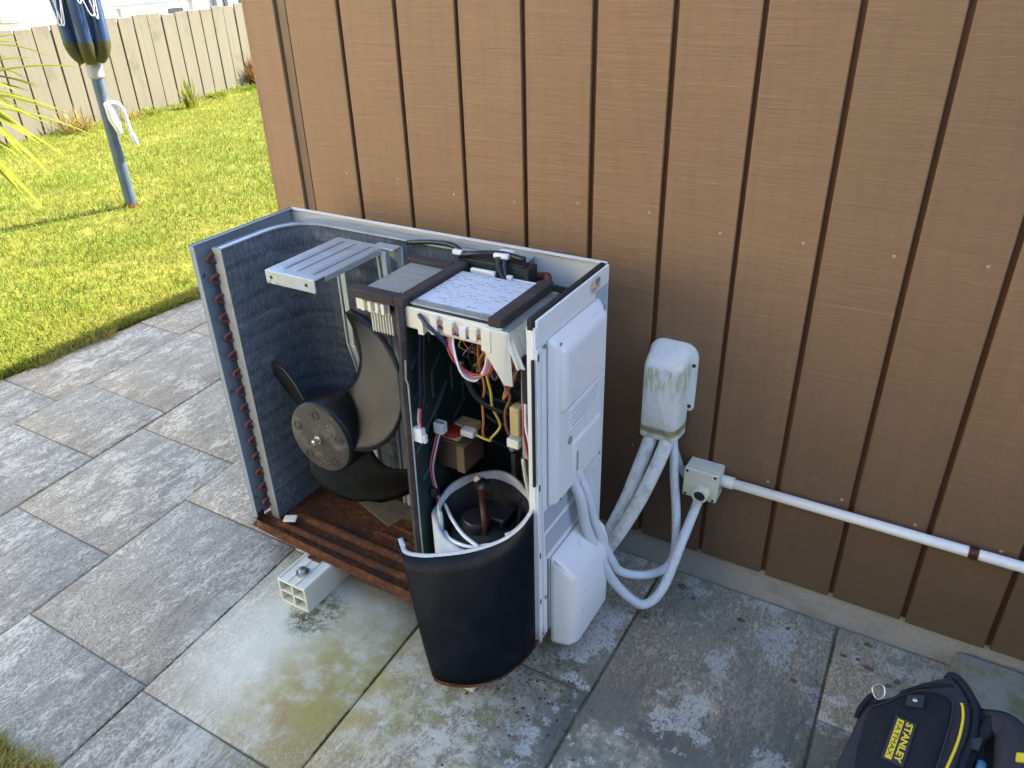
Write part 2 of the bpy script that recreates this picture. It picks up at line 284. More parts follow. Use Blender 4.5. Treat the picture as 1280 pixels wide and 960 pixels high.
MAT['housewhite'] = simple('white_weatherboard', (0.80, 0.80, 0.78), .5, 0, .03); MAT['glass'] = simple('window_glass', (0.05, 0.06, 0.065), .08); MAT['frame'] = simple('window_frame', (0.55, 0.56, 0.56), .4); MAT['darktrim'] = simple('dark_trim', (.035, .035, .04), .6)
MAT['creamboard'] = simple('cream_weatherboard', (0.86, 0.77, 0.58), .6, 0, .03); MAT['darkfence'] = simple('dark_stained_timber', (0.035, 0.028, 0.022), .8, 0, .2, 20)
MAT['grass'] = mat_blade('sunny_grass', (0.165, 0.225, 0.030), (0.25, 0.268, 0.046), (0.08, 0.145, 0.020)); MAT['lawnsoil'] = simple('lawn_thatch', (0.15, 0.14, 0.008), .95, 0, .3, 9, .5, 80)
MAT['deadgrass'] = mat_blade('dry_grass', (0.36, 0.25, 0.09), (0.26, 0.20, 0.06), (0.18, 0.15, 0.04), .25); MAT['flax'] = mat_blade('flax_leaf', (0.23, 0.24, 0.03), (0.16, 0.19, 0.03), (0.09, 0.11, 0.025), .3)
MAT['fern'] = mat_blade('rusty_foliage', (0.42, 0.19, 0.05), (0.33, 0.2, 0.06), (0.2, .16, .05), .25); MAT['weed'] = mat_blade('weed_leaf', (0.2, 0.22, 0.03), (0.25, 0.26, 0.05), (0.12, 0.15, 0.02), .3)
MAT['leaf'] = simple('dead_leaf_brown', (0.10, 0.075, 0.055), .8, 0, .3, 90); MAT['debris'] = simple('peaty_debris', (0.05, 0.04, 0.028), .95)
MAT['edgegrass'] = mat_blade('lawn_rim_grass', (0.23, 0.25, 0.035), (0.34, 0.28, 0.09), (0.12, 0.17, 0.025), .25)
MAT['groove'] = simple('groove_shade_brown', (0.12, 0.048, 0.017), .6, 0, .15, 10); MAT['flashing'] = simple('dark_brown_flashing', (0.13, 0.078, 0.045), .5, 0, .12, 12); MAT['mossmat'] = simple('moss_green', (0.085, 0.085, 0.022), .95, 0, .3, 120); MAT['muddy'] = simple('muddy_plate', (0.12, 0.10, 0.075), .8, 0, .35, 30, dirt=(.09, .04, .02)); MAT['embteal'] = simple('pale_green_steel', (0.055, 0.085, 0.086), .35, .3, .2, 30)
def mat_label(name, base, ink, dens=.5):
    k = NT(name, .4, 0, .5); m = k.map(scale=(1, 1, 1)); b = k.n.new('ShaderNodeTexBrick'); b.offset = .37
    b.inputs['Scale'].default_value = 1; b.inputs['Brick Width'].default_value = .028; b.inputs['Row Height'].default_value = .0115; b.inputs['Mortar Size'].default_value = .0035; b.inputs['Bias'].default_value = 0
    b.inputs['Color1'].default_value = (0, 0, 0, 1); b.inputs['Color2'].default_value = (1, 1, 1, 1); b.inputs['Mortar'].default_value = (0, 0, 0, 1); k.link(m, b.inputs['Vector'])
    ch = k.noise(1.0, 3, .7, k.map(scale=(420, 160, 1)))
    f = k.math('MULTIPLY', k.ramp(b.outputs['Color'], .25, .5), k.ramp(ch, .45, .58))
    f = k.math('MULTIPLY', f, dens); c = k.mix(k.noise(10, 4), tuple(x*.92 for x in base), base); k.color(k.mix(f, c, ink)); return k.m
MAT['label'] = mat_label('printed_wiring_label', (0.60, 0.67, 0.76), (0.10, 0.14, 0.22), .9)
MAT['bluelabel'] = simple('faded_blue_label', (0.40, 0.47, 0.56), .4, 0, .06); MAT['bluelabel2'] = mat_label('printed_grey_label', (0.42, 0.47, 0.53), (0.3, .33, .38), .6)
for nm, col in dict(w_red=(.35, .02, .02), w_white=(.7, .7, .7), w_black=(.01, .01, .012), w_orange=(.45, .17, .04), w_yellow=(.5, .42, .08), w_brown=(.22, .09, .04), w_pink=(.5, .2, .25), w_navy=(.012, .015, .05), w_green=(.1, .45, .2), w_purple=(.2, .12, .3), w_cream=(.55, .52, .42)).items():
    MAT[nm] = simple('wire_' + nm[2:], col, .35, 0, .05)
# ---------------------------------------------------------------- mesh helpers
COL = scene.collection
def wloc(o):
    v = Vector((0, 0, 0))
    while o is not None: v = v + o.location; o = o.parent
    return v
class MB:
    def __init__(s): s.v = []; s.f = []
    def add(s, vs, fs):
        k = len(s.v); s.v += [tuple(p) for p in vs]; s.f += [tuple(i + k for i in f) for f in fs]; return s
    def box(s, x0, x1, y0, y1, z0, z1, R=None, c=None):
        vs = [(x0,y0,z0),(x1,y0,z0),(x1,y1,z0),(x0,y1,z0),(x0,y0,z1),(x1,y0,z1),(x1,y1,z1),(x0,y1,z1)]
        if R is not None: c = Vector(c); vs = [tuple(R @ (Vector(p) - c) + c) for p in vs]
        return s.add(vs, [(0,3,2,1),(4,5,6,7),(0,1,5,4),(1,2,6,5),(2,3,7,6),(3,0,4,7)])
    def hexa(s, b, t):                      # bottom quad, top quad (same order)
        return s.add(list(b) + list(t), [(0,3,2,1),(4,5,6,7),(0,1,5,4),(1,2,6,5),(2,3,7,6),(3,0,4,7)])
    def prism(s, poly, ext):                # polygon of 3D points extruded by a vector
        n = len(poly); e = Vector(ext); vs = [Vector(p) for p in poly] + [Vector(p) + e for p in poly]
        return s.add(vs, [tuple(range(n))[::-1], tuple(range(n, 2*n))] + [(i, (i+1) % n, n + (i+1) % n, n + i) for i in range(n)])
    def loft(s, rings, closed=True, cap=True):
        k = len(rings[0]); vs = [p for r in rings for p in r]; fs = []
        for i in range(len(rings) - 1):
            for j in range(k if closed else k - 1):
                a, b = i*k + j, i*k + (j+1) % k; fs.append((a, b, b + k, a + k))
        if cap and closed: fs.append(tuple(range(k))[::-1]); fs.append(tuple(range((len(rings)-1)*k, len(rings)*k)))
        return s.add(vs, fs)
    def tube(s, pts, r, n=8, cap=True):
        pts = [Vector(p) for p in pts]; rs = r if isinstance(r, (list, tuple)) else [r]*len(pts); rings = []
        t0 = (pts[1] - pts[0]).normalized(); a = t0.orthogonal().normalized()
        for i, p in enumerate(pts):
            t = (pts[min(i+1, len(pts)-1)] - pts[max(i-1, 0)]).normalized()
            a = (a - t*a.dot(t)).normalized(); b = t.cross(a)
            rings.append([p + (a*math.cos(q) + b*math.sin(q))*rs[i] for q in [2*math.pi*j/n for j in range(n)]])
        return s.loft(rings, True, cap)
    def lathe(s, prof, o, axis=(0,0,1), n=24):   # profile of (radius, height along axis)
        o = Vector(o); ax = Vector(axis).normalized(); a = ax.orthogonal().normalized(); b = ax.cross(a)
        return s.loft([[o + ax*h + (a*math.cos(q) + b*math.sin(q))*max(r, 1e-4) for q in [2*math.pi*j/n for j in range(n)]] for r, h in prof])
    def build(s, name, mat, parent=None, smooth=False, bevel=0, seg=2, solid=0, sub=0, label=None, angle=40, off=0):
        me = bpy.data.meshes.new(name); L = wloc(parent)
        me.from_pydata([tuple(Vector(p) - L) for p in s.v], [], s.f); me.update()
        bm = bmesh.new(); bm.from_mesh(me); bmesh.ops.recalc_face_normals(bm, faces=bm.faces); bm.to_mesh(me); bm.free()
        me.materials.append(MAT[mat] if isinstance(mat, str) else mat)
        o = bpy.data.objects.new(name, me); COL.objects.link(o); o.parent = parent
        if sub: md = o.modifiers.new('sub', 'SUBSURF'); md.levels = sub; md.render_levels = sub
        if solid: md = o.modifiers.new('solid', 'SOLIDIFY'); md.thickness = solid; md.offset = off
        if bevel:
            md = o.modifiers.new('bevel', 'BEVEL'); md.width = bevel; md.segments = seg; md.limit_method = 'ANGLE'; md.angle_limit = math.radians(35)
        if smooth or bevel: me.shade_smooth() if smooth == 'all' else me.set_sharp_from_angle(angle=math.radians(angle))
        if (smooth or bevel) and smooth != 'all':
            for p in me.polygons: p.use_smooth = True
        if label: o['label'] = label
        return o
def spline(pts, n=8):
    P = [Vector(p) for p in pts]; P = [2*P[0]-P[1]] + P + [2*P[-1]-P[-2]]; out = []
    for i in range(1, len(P)-2):
        a, b, c, d = P[i-1:i+3]
        for k in range(n):
            t = k/n; out.append(.5*((2*b) + (c-a)*t + (2*a-5*b+4*c-d)*t*t + (3*b-a-3*c+d)*t**3))
    out.append(P[-2]); return out
def box(name, mat, parent, x0, x1, y0, y1, z0, z1, bevel=0, **k): return MB().box(x0, x1, y0, y1, z0, z1).build(name, mat, parent, bevel=bevel, **k)
def tag(o, label=None, cat=None, group=None, kind=None):
    for k, v in (('label', label), ('category', cat), ('group', group), ('kind', kind)):
        if v: o[k] = v
    return o
def thing(name, loc, label, cat, group=None):
    o = bpy.data.objects.new(name, None); COL.objects.link(o); o.location = loc; o.empty_display_size = .05
    return tag(o, label, cat, group)
def share(proto, name, parent, loc=(0,0,0), rot=(0,0,0), scale=(1,1,1)):
    o = proto.copy(); o.name = name; COL.objects.link(o); o.parent = parent; o.location = loc; o.rotation_euler = rot; o.scale = scale
    if 'label' in o: del o['label']
    return o

# ---------------------------------------------------------------- ground and lawn
tag(MB().add([(-150,-150,-.08),(150,-150,-.08),(150,150,-.08),(-150,150,-.08)], [(0,1,2,3)]).build('ground', 'soil'), kind='structure')
def lawn_x(y): return -3.125 + .045*(y - 1) + .012*math.sin(y*9) + .006*math.sin(y*31)
def height(x, y): return .012*math.sin(1.7*x + .6*y) + .010*math.sin(2.9*y - x) - .004
ys = [(-3 + i*.1) for i in range(170)]; m = MB(); rows = []
for y in ys:
    x1 = lawn_x(y); rows.append([(x1 - .0, y, -.02)] + [(x1 - .06 - (10*j/24), y, height(x1 - .06 - 10*j/24, y)) for j in range(25)])
m.loft(rows, closed=False); tag(m.build('lawn', 'lawnsoil', smooth='all'), kind='structure')

def grass_mesh(name, mat, px, py, pz, hgt, wid, lean):
    n = len(px); ang = rng.uniform(0, 2*np.pi, n); la = rng.uniform(0, 2*np.pi, n); l = lean*rng.uniform(.3, 1.5, n)*hgt
    dx, dy = np.cos(ang)*wid/2, np.sin(ang)*wid/2; lx, ly = np.cos(la)*l, np.sin(la)*l
    V = np.zeros((n, 5, 3), np.float32)
    for k, (s, f, h) in enumerate(((-1, 0, 0), (1, 0, 0), (-.8, .35, .6), (.8, .35, .6), (0, 1, 1))):
        V[:, k, 0] = px + s*dx + f*lx; V[:, k, 1] = py + s*dy + f*ly; V[:, k, 2] = pz + h*hgt*np.sqrt(np.maximum(.1, 1 - .5*(l/hgt)**2*h))
    me = bpy.data.meshes.new(name); me.vertices.add(n*5); me.vertices.foreach_set('co', V.ravel())
    base = (np.arange(n)*5)[:, None]
    tri = np.concatenate([base + np.array([[0, 1, 3]]), base + np.array([[0, 3, 2]]), base + np.array([[2, 3, 4]])], 1).reshape(-1)
    me.loops.add(len(tri)); me.loops.foreach_set('vertex_index', tri.astype(np.int32))
    me.polygons.add(len(tri)//3); me.polygons.foreach_set('loop_start', np.arange(0, len(tri), 3, dtype=np.int32))
    me.update(calc_edges=True); me.validate(); me.materials.append(MAT[mat]); o = bpy.data.objects.new(name, me); COL.objects.link(o); return tag(o, kind='stuff')
def hv(x, y): return .012*np.sin(1.7*x + .6*y) + .010*np.sin(2.9*y - x) - .004
N = 250000; gx = -3.12 - 6.0*rng.random(N)**1.25; gy = -.5 + 11*rng.random(N)
edge = -3.125 + .045*(gy - 1); gx = np.minimum(gx + .045*(gy-1), edge - .005)
clump = .5 + .5*np.sin(gx*5.1 + 1.3*np.sin(gy*3.7))*np.sin(gy*4.3 + 1.1*np.sin(gx*2.9))
grass_mesh('grass', 'grass', gx, gy, hv(gx, gy) - .004, (.026 + .022*rng.random(N))*(.75 + .5*clump), .0035 + .003*rng.random(N), .75)
N = 26000; gy = -.3 + 7*rng.random(N)**1.2; gx = -3.125 + .045*(gy - 1) - .13*rng.random(N)**1.6 + .022*np.sin(gy*9) + .03*np.sin(gy*23)*rng.random(N)
grass_mesh('grass', 'edgegrass', gx, gy, -.015 + 0*gx, .03 + .035*rng.random(N), .003 + .003*rng.random(N), 1.0)
# turf creeping over the slabs close to the camera
N = 14000; gx = -1.60 - .5 + .85*rng.random(N); gy = .02 + .38*rng.random(N)
keep = (gx < -1.29 + .02*np.sin(gy*40)) & (gy < .345 + .012*np.sin(gx*41) + .012*np.sin(gx*17)); gx, gy = gx[keep], gy[keep]
grass_mesh('grass', 'edgegrass', gx, gy, .0 + 0*gx, .025 + .03*rng.random(len(gx)), .003 + .0025*rng.random(len(gx)), .9)
bed = MB().prism([(-2.15, -.3, -.02), (-1.22, -.3, -.02), (-1.30, .16, -.02), (-1.33, .325, -.02), (-2.15, .34, -.02)], (0, 0, .024)); tag(bed.build('turf_bed', 'lawnsoil', bevel=.01), kind='structure')

# ---------------------------------------------------------------- patio of separate slabs over a mortar bed
patio = MB().add([(-3.14,-1.2,-.006),(2.2,-1.2,-.006),(2.2,1.56,-.006),(-1.6,1.56,-.006),(-1.6,4.6,-.006),(-3.0,4.6,-.006)], [(0,1,2,3,4,5)]).build('patio', 'mortar'); tag(patio, kind='structure')
LX = [(-3.125, .045), (-2.735, -.08), (-2.285, -.082), (-1.833, -.065), (-1.377, -.06), (-.914, -.04), (-.466, 0), (-.012, -.03), (.43, -.02), (.88, 0), (1.33, 0), (1.8, 0), (2.2, 0)]
JY = [[-1.2,-.6,.1,.72,1.281,1.888,2.45,2.95,3.5,4.1,4.6], [-1.2,-.5,0,.55,1.11,1.418,1.935,2.4,3.0,3.45,4.0,4.6], [-1.2,-.7,-.15,.36,.838,1.314,1.82,2.3,2.75,3.3,3.8,4.6],
      [-1.2,-.4,.1,.596,1.11,1.53], [-1.2,-.45,.08,.585,1.10,1.53], [-1.2,-.5,.12,.60,1.065,1.53], [-1.2,-.3,.25,.72,1.53], [-1.2,-.5,.2,.72,1.241,1.53], [-1.2,-.2,.4,.95,1.53], [-1.2,-.3,.6,1.53], [-1.2,0,.8,1.53], [-1.2,.3,1.53]]
def cham(poly, z0, z1, c):                   # slab with a small worn arris
    ctr = sum((Vector(p) for p in poly), Vector((0,0))) / len(poly); ins = []
    for p in poly:
        d = Vector(p) - ctr; ins.append(tuple(Vector(p) - Vector((math.copysign(c, d.x), math.copysign(c, d.y)))))
    return [[(p[0], p[1], z0) for p in poly], [(p[0], p[1], z1 - c*.7) for p in poly], [(p[0], p[1], z1) for p in ins]]
for i, js in enumerate(JY):
    for a, b in zip(js, js[1:]):
        g = .0026
        def X(k, y): return LX[k][0] + LX[k][1]*(y - 1)
        e0, e1 = (.004, 0) if i == 0 else (0, 0)
        pts = []
        for k, y, s, q in ((i, a, 1, 1), (i+1, a, -1, 1), (i+1, b, -1, -1), (i, b, 1, -1)):
            pts.append((X(k, y) + s*g, y + q*g + .0025*random.uniform(-1, 1)))
        if i >= 3 and b > 1.5: pts[2] = (pts[2][0], 1.528); pts[3] = (pts[3][0], 1.528)
        MB().loft(cham(pts, -.03, .0 + random.uniform(-.0025, .0022), .004)).build('paver', 'paver', patio, smooth=True, angle=60)
# ---------------------------------------------------------------- the timber house
YW = 1.53; XC = -1.655
house = thing('timber_house', (0, 3.2, 0), 'brown timber house wall of vertical grooved boards above a low concrete plinth', 'house')
box('wall_backing', 'groove', house, XC + .012, 6.0, YW - .002, YW + .12, .095, 2.55)  # groove shade painted in: backing is a darker brown than the boards
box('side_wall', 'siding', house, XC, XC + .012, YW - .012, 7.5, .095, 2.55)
box('roof', 'darktrim', house, XC - .03, 6.3, YW - .25, 7.9, 2.552, 2.66)
box('plinth', 'concrete', house, XC + .02, 6.0, YW + .003, YW + .13, -.05, .094, bevel=.004)
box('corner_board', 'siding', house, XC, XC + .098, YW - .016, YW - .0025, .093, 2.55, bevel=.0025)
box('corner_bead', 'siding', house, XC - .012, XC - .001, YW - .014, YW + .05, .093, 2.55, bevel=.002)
box('channel_strip', 'flashing', house, XC + .102, XC + .130, YW - .008, YW - .0025, .093, 2.55, bevel=.0015)
gx = [-1.5225, -1.3545, -1.1895, -1.0255, -.8625, -.7005, -.5380, -.3755, -.2160, -.0590, .0975, .2640, .427, .589, .751, .913]
nails = MB()
for a, b in zip(gx, gx[1:]):
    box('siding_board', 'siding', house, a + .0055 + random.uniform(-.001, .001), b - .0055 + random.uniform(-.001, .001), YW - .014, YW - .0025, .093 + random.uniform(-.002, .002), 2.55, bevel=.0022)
    for z in (.36, .935, 1.75):
        c = (b - .028 + random.uniform(-.01, .006), YW - .0141, z + random.uniform(-.012, .012)); nails.lathe([(.0036, 0), (.0034, .0006), (.0015, .0013)], c, (0, -1, 0), 8)
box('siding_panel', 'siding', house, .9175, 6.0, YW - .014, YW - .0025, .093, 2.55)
nails.build('nail_heads', simple('painted_nail', (0.36, 0.27, 0.2), .4), house, smooth=True)['kind'] = 'stuff'

step = MB().box(.212, .95, 1.30, 1.526, -.02, .058).build('concrete_step', 'step', bevel=.012, seg=3); step.location = (0, 0, 0)
tag(step, 'mossy rough concrete step beside the wall behind the tool bag', 'step')

# ---------------------------------------------------------------- fence
fence = thing('paling_fence', (-7.6, 5.5, 0), 'pale weathered timber paling fence along the far side of the lawn', 'fence')
fd = Vector((-.13, 1, 0)).normalized(); fn = Vector((fd.y, -fd.x, 0))
def fp(s, h, o=0): p = Vector((-7.55, 5.1, 0)) + fd*s + fn*o; return (p.x, p.y, h)
s = -3.4
while s < 5.6:
    w = .186 + random.uniform(-.004, .006); t = random.uniform(-.004, .004); h = .885 + random.uniform(-.012, .014); k = random.uniform(-.006, .006)
    b = [fp(s, -.05, t), fp(s + w - .013, -.05, t), fp(s + w - .013, -.05, t - .02), fp(s, -.05, t - .02)]
    tp = [fp(s + k, h, t), fp(s + w - .013 + k, h + random.uniform(-.006, .006), t), fp(s + w - .013 + k, h, t - .02), fp(s + k, h, t - .02)]
    MB().hexa(b, tp).build('paling', 'fence', fence, bevel=.003)
    MB().hexa([fp(s + w - .022, -.04, -.0265), fp(s + w + .014, -.04, -.0265), fp(s + w + .014, -.04, -.029), fp(s + w - .022, -.04, -.029)], [fp(s + w - .022, .85, -.0265), fp(s + w + .014, .85, -.0265), fp(s + w + .014, .85, -.029), fp(s + w - .022, .85, -.029)]).build('gap_dark_strip', 'darkfence', fence); s += w + .002  # dark strip added behind each gap to paint in its shade
for z in (.18, .68): MB().hexa([fp(-3.4, z, -.03), fp(5.6, z, -.03), fp(5.6, z, -.075), fp(-3.4, z, -.075)], [fp(-3.4, z + .09, -.03), fp(5.6, z + .09, -.03), fp(5.6, z + .09, -.075), fp(-3.4, z + .09, -.075)]).build('rail', 'fence', fence)

# ---------------------------------------------------------------- neighbour's house
nb = thing('neighbour_house', (-12.5, 9, 0), 'bright white weatherboard house with a window beyond the fence', 'house')
m = MB(); fs = []
for i in range(12):
    z = -.1 + i*.17; m.add([(-11.0 + .0, 2, z), (-11.0, 22, z), (-11.022, 22, z + .172), (-11.022, 2, z + .172)], [(0, 1, 2, 3)]); m.add([(-11.0, 2, z), (-11.0, 22, z), (-11.024, 22, z), (-11.024, 2, z)], [(0, 1, 2, 3)])
m.build('weatherboards', 'housewhite', nb)
box('wall', 'housewhite', nb, -15, -11.03, 2, 22, -.1, 2.7)
MB().prism([(-10.6, 1.6, 2.62), (-13, 1.6, 3.9), (-15.4, 1.6, 2.62)], (0, 20.8, 0)).build('roof', 'darktrim', nb)
w = box('window', 'frame', nb, -11.0, -10.95, 7.75, 8.86, -.02, .76); box('pane', 'glass', w, -10.951, -10.946, 8.52, 8.80, .04, .70); box('pane', 'ltgrey', w, -10.951, -10.946, 7.82, 8.46, .04, .70)
box('window_sill', 'housewhite', nb, -11.0, -10.93, 7.6, 9.0, .80, .86); box('downpipe', 'frame', nb, -11.0, -10.94, 9.0, 9.07, -.1, 2.6)
g = box('garage_door', 'ltgrey', nb, -11.0, -10.97, 9.40, 11.2, -.1, 1.4)
for y in (9.40, 9.62, 9.95, 10.3, 10.7): box('door_rail', 'darktrim', g, -10.969, -10.95, y, y + .07, -.1, 1.4)
v = box('vent', 'frame', nb, -11.0, -10.96, 6.05, 6.42, .70, .86); box('vent_face', 'housewhite', v, -10.959, -10.95, 6.07, 6.40, .72, .84)

# ---------------------------------------------------------------- folded rotary clothesline
PX, PY = -4.695, 3.045
cl = thing('clothesline', (PX, PY, 0), 'folded blue rotary clothesline on a steel post standing in the lawn', 'clothesline')
MB().lathe([(.034, -.05), (.034, .80)], (PX, PY, 0)).build('post', 'polegrey', cl, smooth=True)
MB().lathe([(.045, 0), (.05, .012), (.038, .03)], (PX, PY, .0)).build('ground_socket', 'rust', cl, smooth=True)
MB().lathe([(.034, .79), (.044, .80), (.046, .865), (.040, .88), (.062, .90), (.066, .97), (.05, .985)], (PX, PY, 0)).build('collar', 'ltgrey', cl, smooth=True)
MB().lathe([(.03, .95), (.03, 2.3)], (PX, PY, 0)).build('mast', 'blue', cl, smooth=True)
for k in range(6):
    a = k*math.pi/3 + .35; ca, sa = math.cos(a), math.sin(a)
    arm = MB().tube(spline([(PX + ca*.070, PY + sa*.070, .965), (PX + ca*.092, PY + sa*.092, 1.02), (PX + ca*.10, PY + sa*.10, 1.12), (PX + ca*.125, PY + sa*.125, 2.35)], 5), .040, 10).build('arm', 'blue', cl, smooth=True)
    MB().tube(spline([(PX + ca*.045, PY + sa*.045, .905), (PX + ca*.070, PY + sa*.070, .93), (PX + ca*.088, PY + sa*.088, .965), (PX + ca*.096, PY + sa*.096, 1.005)], 5), .0425, 10).build('arm_sleeve', 'amber', arm, smooth=True)
for k in range(12):
    a = -1.9 + k*.26 + random.uniform(-.1, .1); b = a + random.uniform(.25, .8); rr = .145 + random.uniform(0, .012); zb = 1.07 + random.uniform(0, .18)
    q = lambda t, r, z: (PX + math.cos(t)*r, PY + math.sin(t)*r, z)
    MB().tube(spline([q(a, rr + .01, 2.3), q(a, rr, zb + .25), q(a*.75 + b*.25, rr, zb + .05), q((a + b)/2, rr + .004, zb), q(a*.25 + b*.75, rr, zb + .06), q(b, rr, zb + .3), q(b, rr + .01, 2.3)], 6), .0032, 5).build('line', 'w_white', cl, smooth=True)
hx = MB().prism([(PX + .036, PY - .035, .66), (PX + .036, PY + .03, .665), (PX + .036, PY + .045, .60), (PX + .036, PY + .035, .47), (PX + .036, PY + .01, .455), (PX + .036, PY - .03, .56)], (.035, 0, 0)).build('winder_housing', 'whitep', cl, bevel=.012, seg=3)
MB().tube(spline([(PX + .06, PY + .0, .655), (PX + .075, PY + .045, .635), (PX + .08, PY + .066, .57), (PX + .08, PY + .072, .49), (PX + .08, PY + .08, .45)], 6), [.015]*12 + [.012]*13, 10).build('crank_arm', 'whitep', hx, smooth=True)
MB().lathe([(.010, 0), (.017, .004), (.017, .065), (.011, .075)], (PX + .08, PY + .079, .46), (0, .2, -1), 14).build('crank_knob', 'whitep', hx, smooth=True)

# ---------------------------------------------------------------- flax, weeds and tufts
def leaf_strip(base, tip, droop, w, n=9, bend=.12):
    b, t = Vector(base), Vector(tip); side = (t - b).cross(Vector((0, 0, 1))).normalized(); rows = []
    for i in range(n + 1):
        u = i/n; p = b.lerp(t, u) + Vector((0, 0, droop*4*u*(1 - u))); ww = w*(.35 + 1.3*u)*(1 - u)**.55 if u < .999 else .0006
        rows.append([p - side*ww*.5 + Vector((0, 0, ww*bend)), p - Vector((0, 0, ww*.12)), p + side*ww*.5 + Vector((0, 0, ww*bend))])
    return MB().loft(rows, closed=False)
FX = Vector((-4.43, 1.90, .88))
fl = thing('flax_plant', (FX.x, FX.y, 0), 'strappy green and yellow cabbage-tree plant at the left edge of the lawn', 'plant')
MB().lathe([(.06, -.03), (.045, .2), (.04, .6), (.02, .86)], (FX.x, FX.y, 0), n=12).build('stem', 'fence', fl, smooth=True)
for k in range(170):
    a = random.uniform(0, 2*math.pi); e = random.uniform(-.5, 1.0); L = random.uniform(.5, .84)
    d = Vector((math.cos(a)*math.cos(e), math.sin(a)*math.cos(e), math.sin(e)))
    tip = FX + d*L - Vector((0, 0, .18*(1 - abs(e)))); leaf_strip(FX + d*.03 + Vector((0, 0, random.uniform(-.08, .03))), tip, .05 + .1*random.random(), random.uniform(.036, .055)).build('leaf', 'flax', fl, smooth='all')
def tuft(name, loc, mat, n, h, spread, lab, cat, w=.012):
    r = thing(name, loc, lab, cat); m = MB()
    for k in range(n):
        a = random.uniform(0, 6.283); L = h*random.uniform(.5, 1.1); q = random.uniform(.1, 1)
        b = Vector(loc) + Vector((random.uniform(-1, 1)*spread*.4, random.uniform(-1, 1)*spread*.4, -.02)); t = b + Vector((math.cos(a)*spread*q, math.sin(a)*spread*q, L*(1.1 - .6*q)))
        s = leaf_strip(b, t, .02, w, 4); m.add(s.v, s.f)
    m.build('foliage', mat, r, smooth='all'); return r
tuft('dry_fern', (-7.72, 7.15, 0), 'fern', 260, .42, .26, 'rust orange dried fern clump against the fence near the house corner', 'plant', .02)
tuft('weed', (-7.35, 5.75, 0), 'weed', 50, .34, .12, 'tall green weed growing at the foot of the fence', 'plant', .02)
tuft('dry_grass_tuft', (-7.3, 4.4, 0), 'deadgrass', 120, .24, .26, 'straw coloured dry grass tuft at the fence foot behind the clothesline', 'plant')
TUFTL = ['dry straw tuft at the fence foot left of the clothesline post', 'dry straw tuft at the fence foot just right of the clothesline collar', 'low green tuft at the fence foot left of the tall weed', 'low green tuft at the fence foot right of the tall weed', 'low green tuft at the fence foot nearest the rusty fern']
for i, (y, n, h) in enumerate(((3.4, 120, .14), (4.95, 110, .12), (5.3, 90, .10), (6.3, 100, .11), (6.75, 90, .10))):
    o = tuft('grass_tuft', (-7.5 - .13*(y - 5.1) + .1, y, 0), 'deadgrass' if i in (0, 1) else 'grass', n, h, .22, TUFTL[i], 'plant'); o['group'] = 'grass tufts along the fence foot'

LEAFL = ['larger brown dead leaf nearest the conduit loops on the slab', 'small dark leaf crumb just right of the leaf nearest the conduit loops', 'brown dead leaf in the middle of the damp slab near the plinth', 'tiny brown leaf just in front of the leaf in the middle of the damp slab',
 'small brown leaf just right of the long joint near the plinth', 'small brown leaf left of the long joint, away from the wall', 'brown dead leaf touching the plinth foot above the tool bag', 'large dark crumpled leaf on the slab behind the tool bag', 'tiny crumb beside the large crumpled leaf behind the tool bag', 'small brown leaf close behind the top of the tool bag', 'lower of the two small brown leaves close behind the tool bag', 'tiny brown leaf in front of the white conduit loops', 'small brown leaf left of the long joint, close to the plinth']
# ---------------------------------------------------------------- dead leaves and crumbs on the slabs
for k, (x, y, sz) in enumerate(((-.395, 1.475, .018), (-.36, 1.45, .010), (-.235, 1.435, .012), (-.24, 1.40, .008), (.0, 1.44, .010), (-.085, 1.315, .010), (.045, 1.50, .016), (.055, 1.43, .018), (.03, 1.445, .008), (.115, 1.42, .012), (.10, 1.40, .010), (-.44, 1.33, .008), (-.13, 1.46, .008))):
    n = 8; ring = [(x + .62*sz*(.45 + .9*random.random())*math.cos(6.283*i/n)*1.2, y + .62*sz*(.45 + .9*random.random())*math.sin(6.283*i/n)*.7, .0015) for i in range(n)]
    o = MB().loft([ring, [(x + (p[0] - x)*.7, y + (p[1] - y)*.7, .005 + random.uniform(0, .003)) for p in ring]]).build('dead_leaf', 'leaf', smooth=True)
    tag(o, LEAFL[k], 'leaf', 'dead leaves on the slabs by the plinth')
m = MB()
for k in range(420):
    if k < 260: x, y = random.gauss(-.575, .05), random.gauss(1.02, .06)
    elif k < 330: x, y = random.gauss(-.70, .08), random.gauss(.90, .05)
    else: x, y = random.uniform(-.9, .2), random.uniform(.75, 1.5)
    r = random.choice([.0009, .0011, .0014, .0018, .0024, .0038]) if k < 330 else random.uniform(.0008, .0022)
    m.add([(x + r*random.uniform(.6, 1.3)*math.cos(a), y + r*random.uniform(.6, 1.3)*math.sin(a), .0005) for a in (0, 1.57, 3.14, 4.71)] + [(x, y, r*1.1)], [(0, 1, 4), (1, 2, 4), (2, 3, 4), (3, 0, 4)])
tag(m.build('soil_crumbs', 'debris'), kind='stuff')
m = MB()
for k in range(1400):
    q = random.choice(((-1.19, .925, .020, .010), (-1.155, .945, .022, .012), (-1.17, .90, .016, .012), (-.545, 1.10, .030, .016))); x, y = random.gauss(q[0], q[2]), random.gauss(q[1], q[3]); r = random.uniform(.0008, .0024)
    m.add([(x - r, y, 0), (x + r, y, 0), (x + random.uniform(-r, r), y + random.uniform(-r, r), r*1.3), (x, y + r, 0)], [(0, 1, 2), (1, 3, 2), (3, 0, 2)])
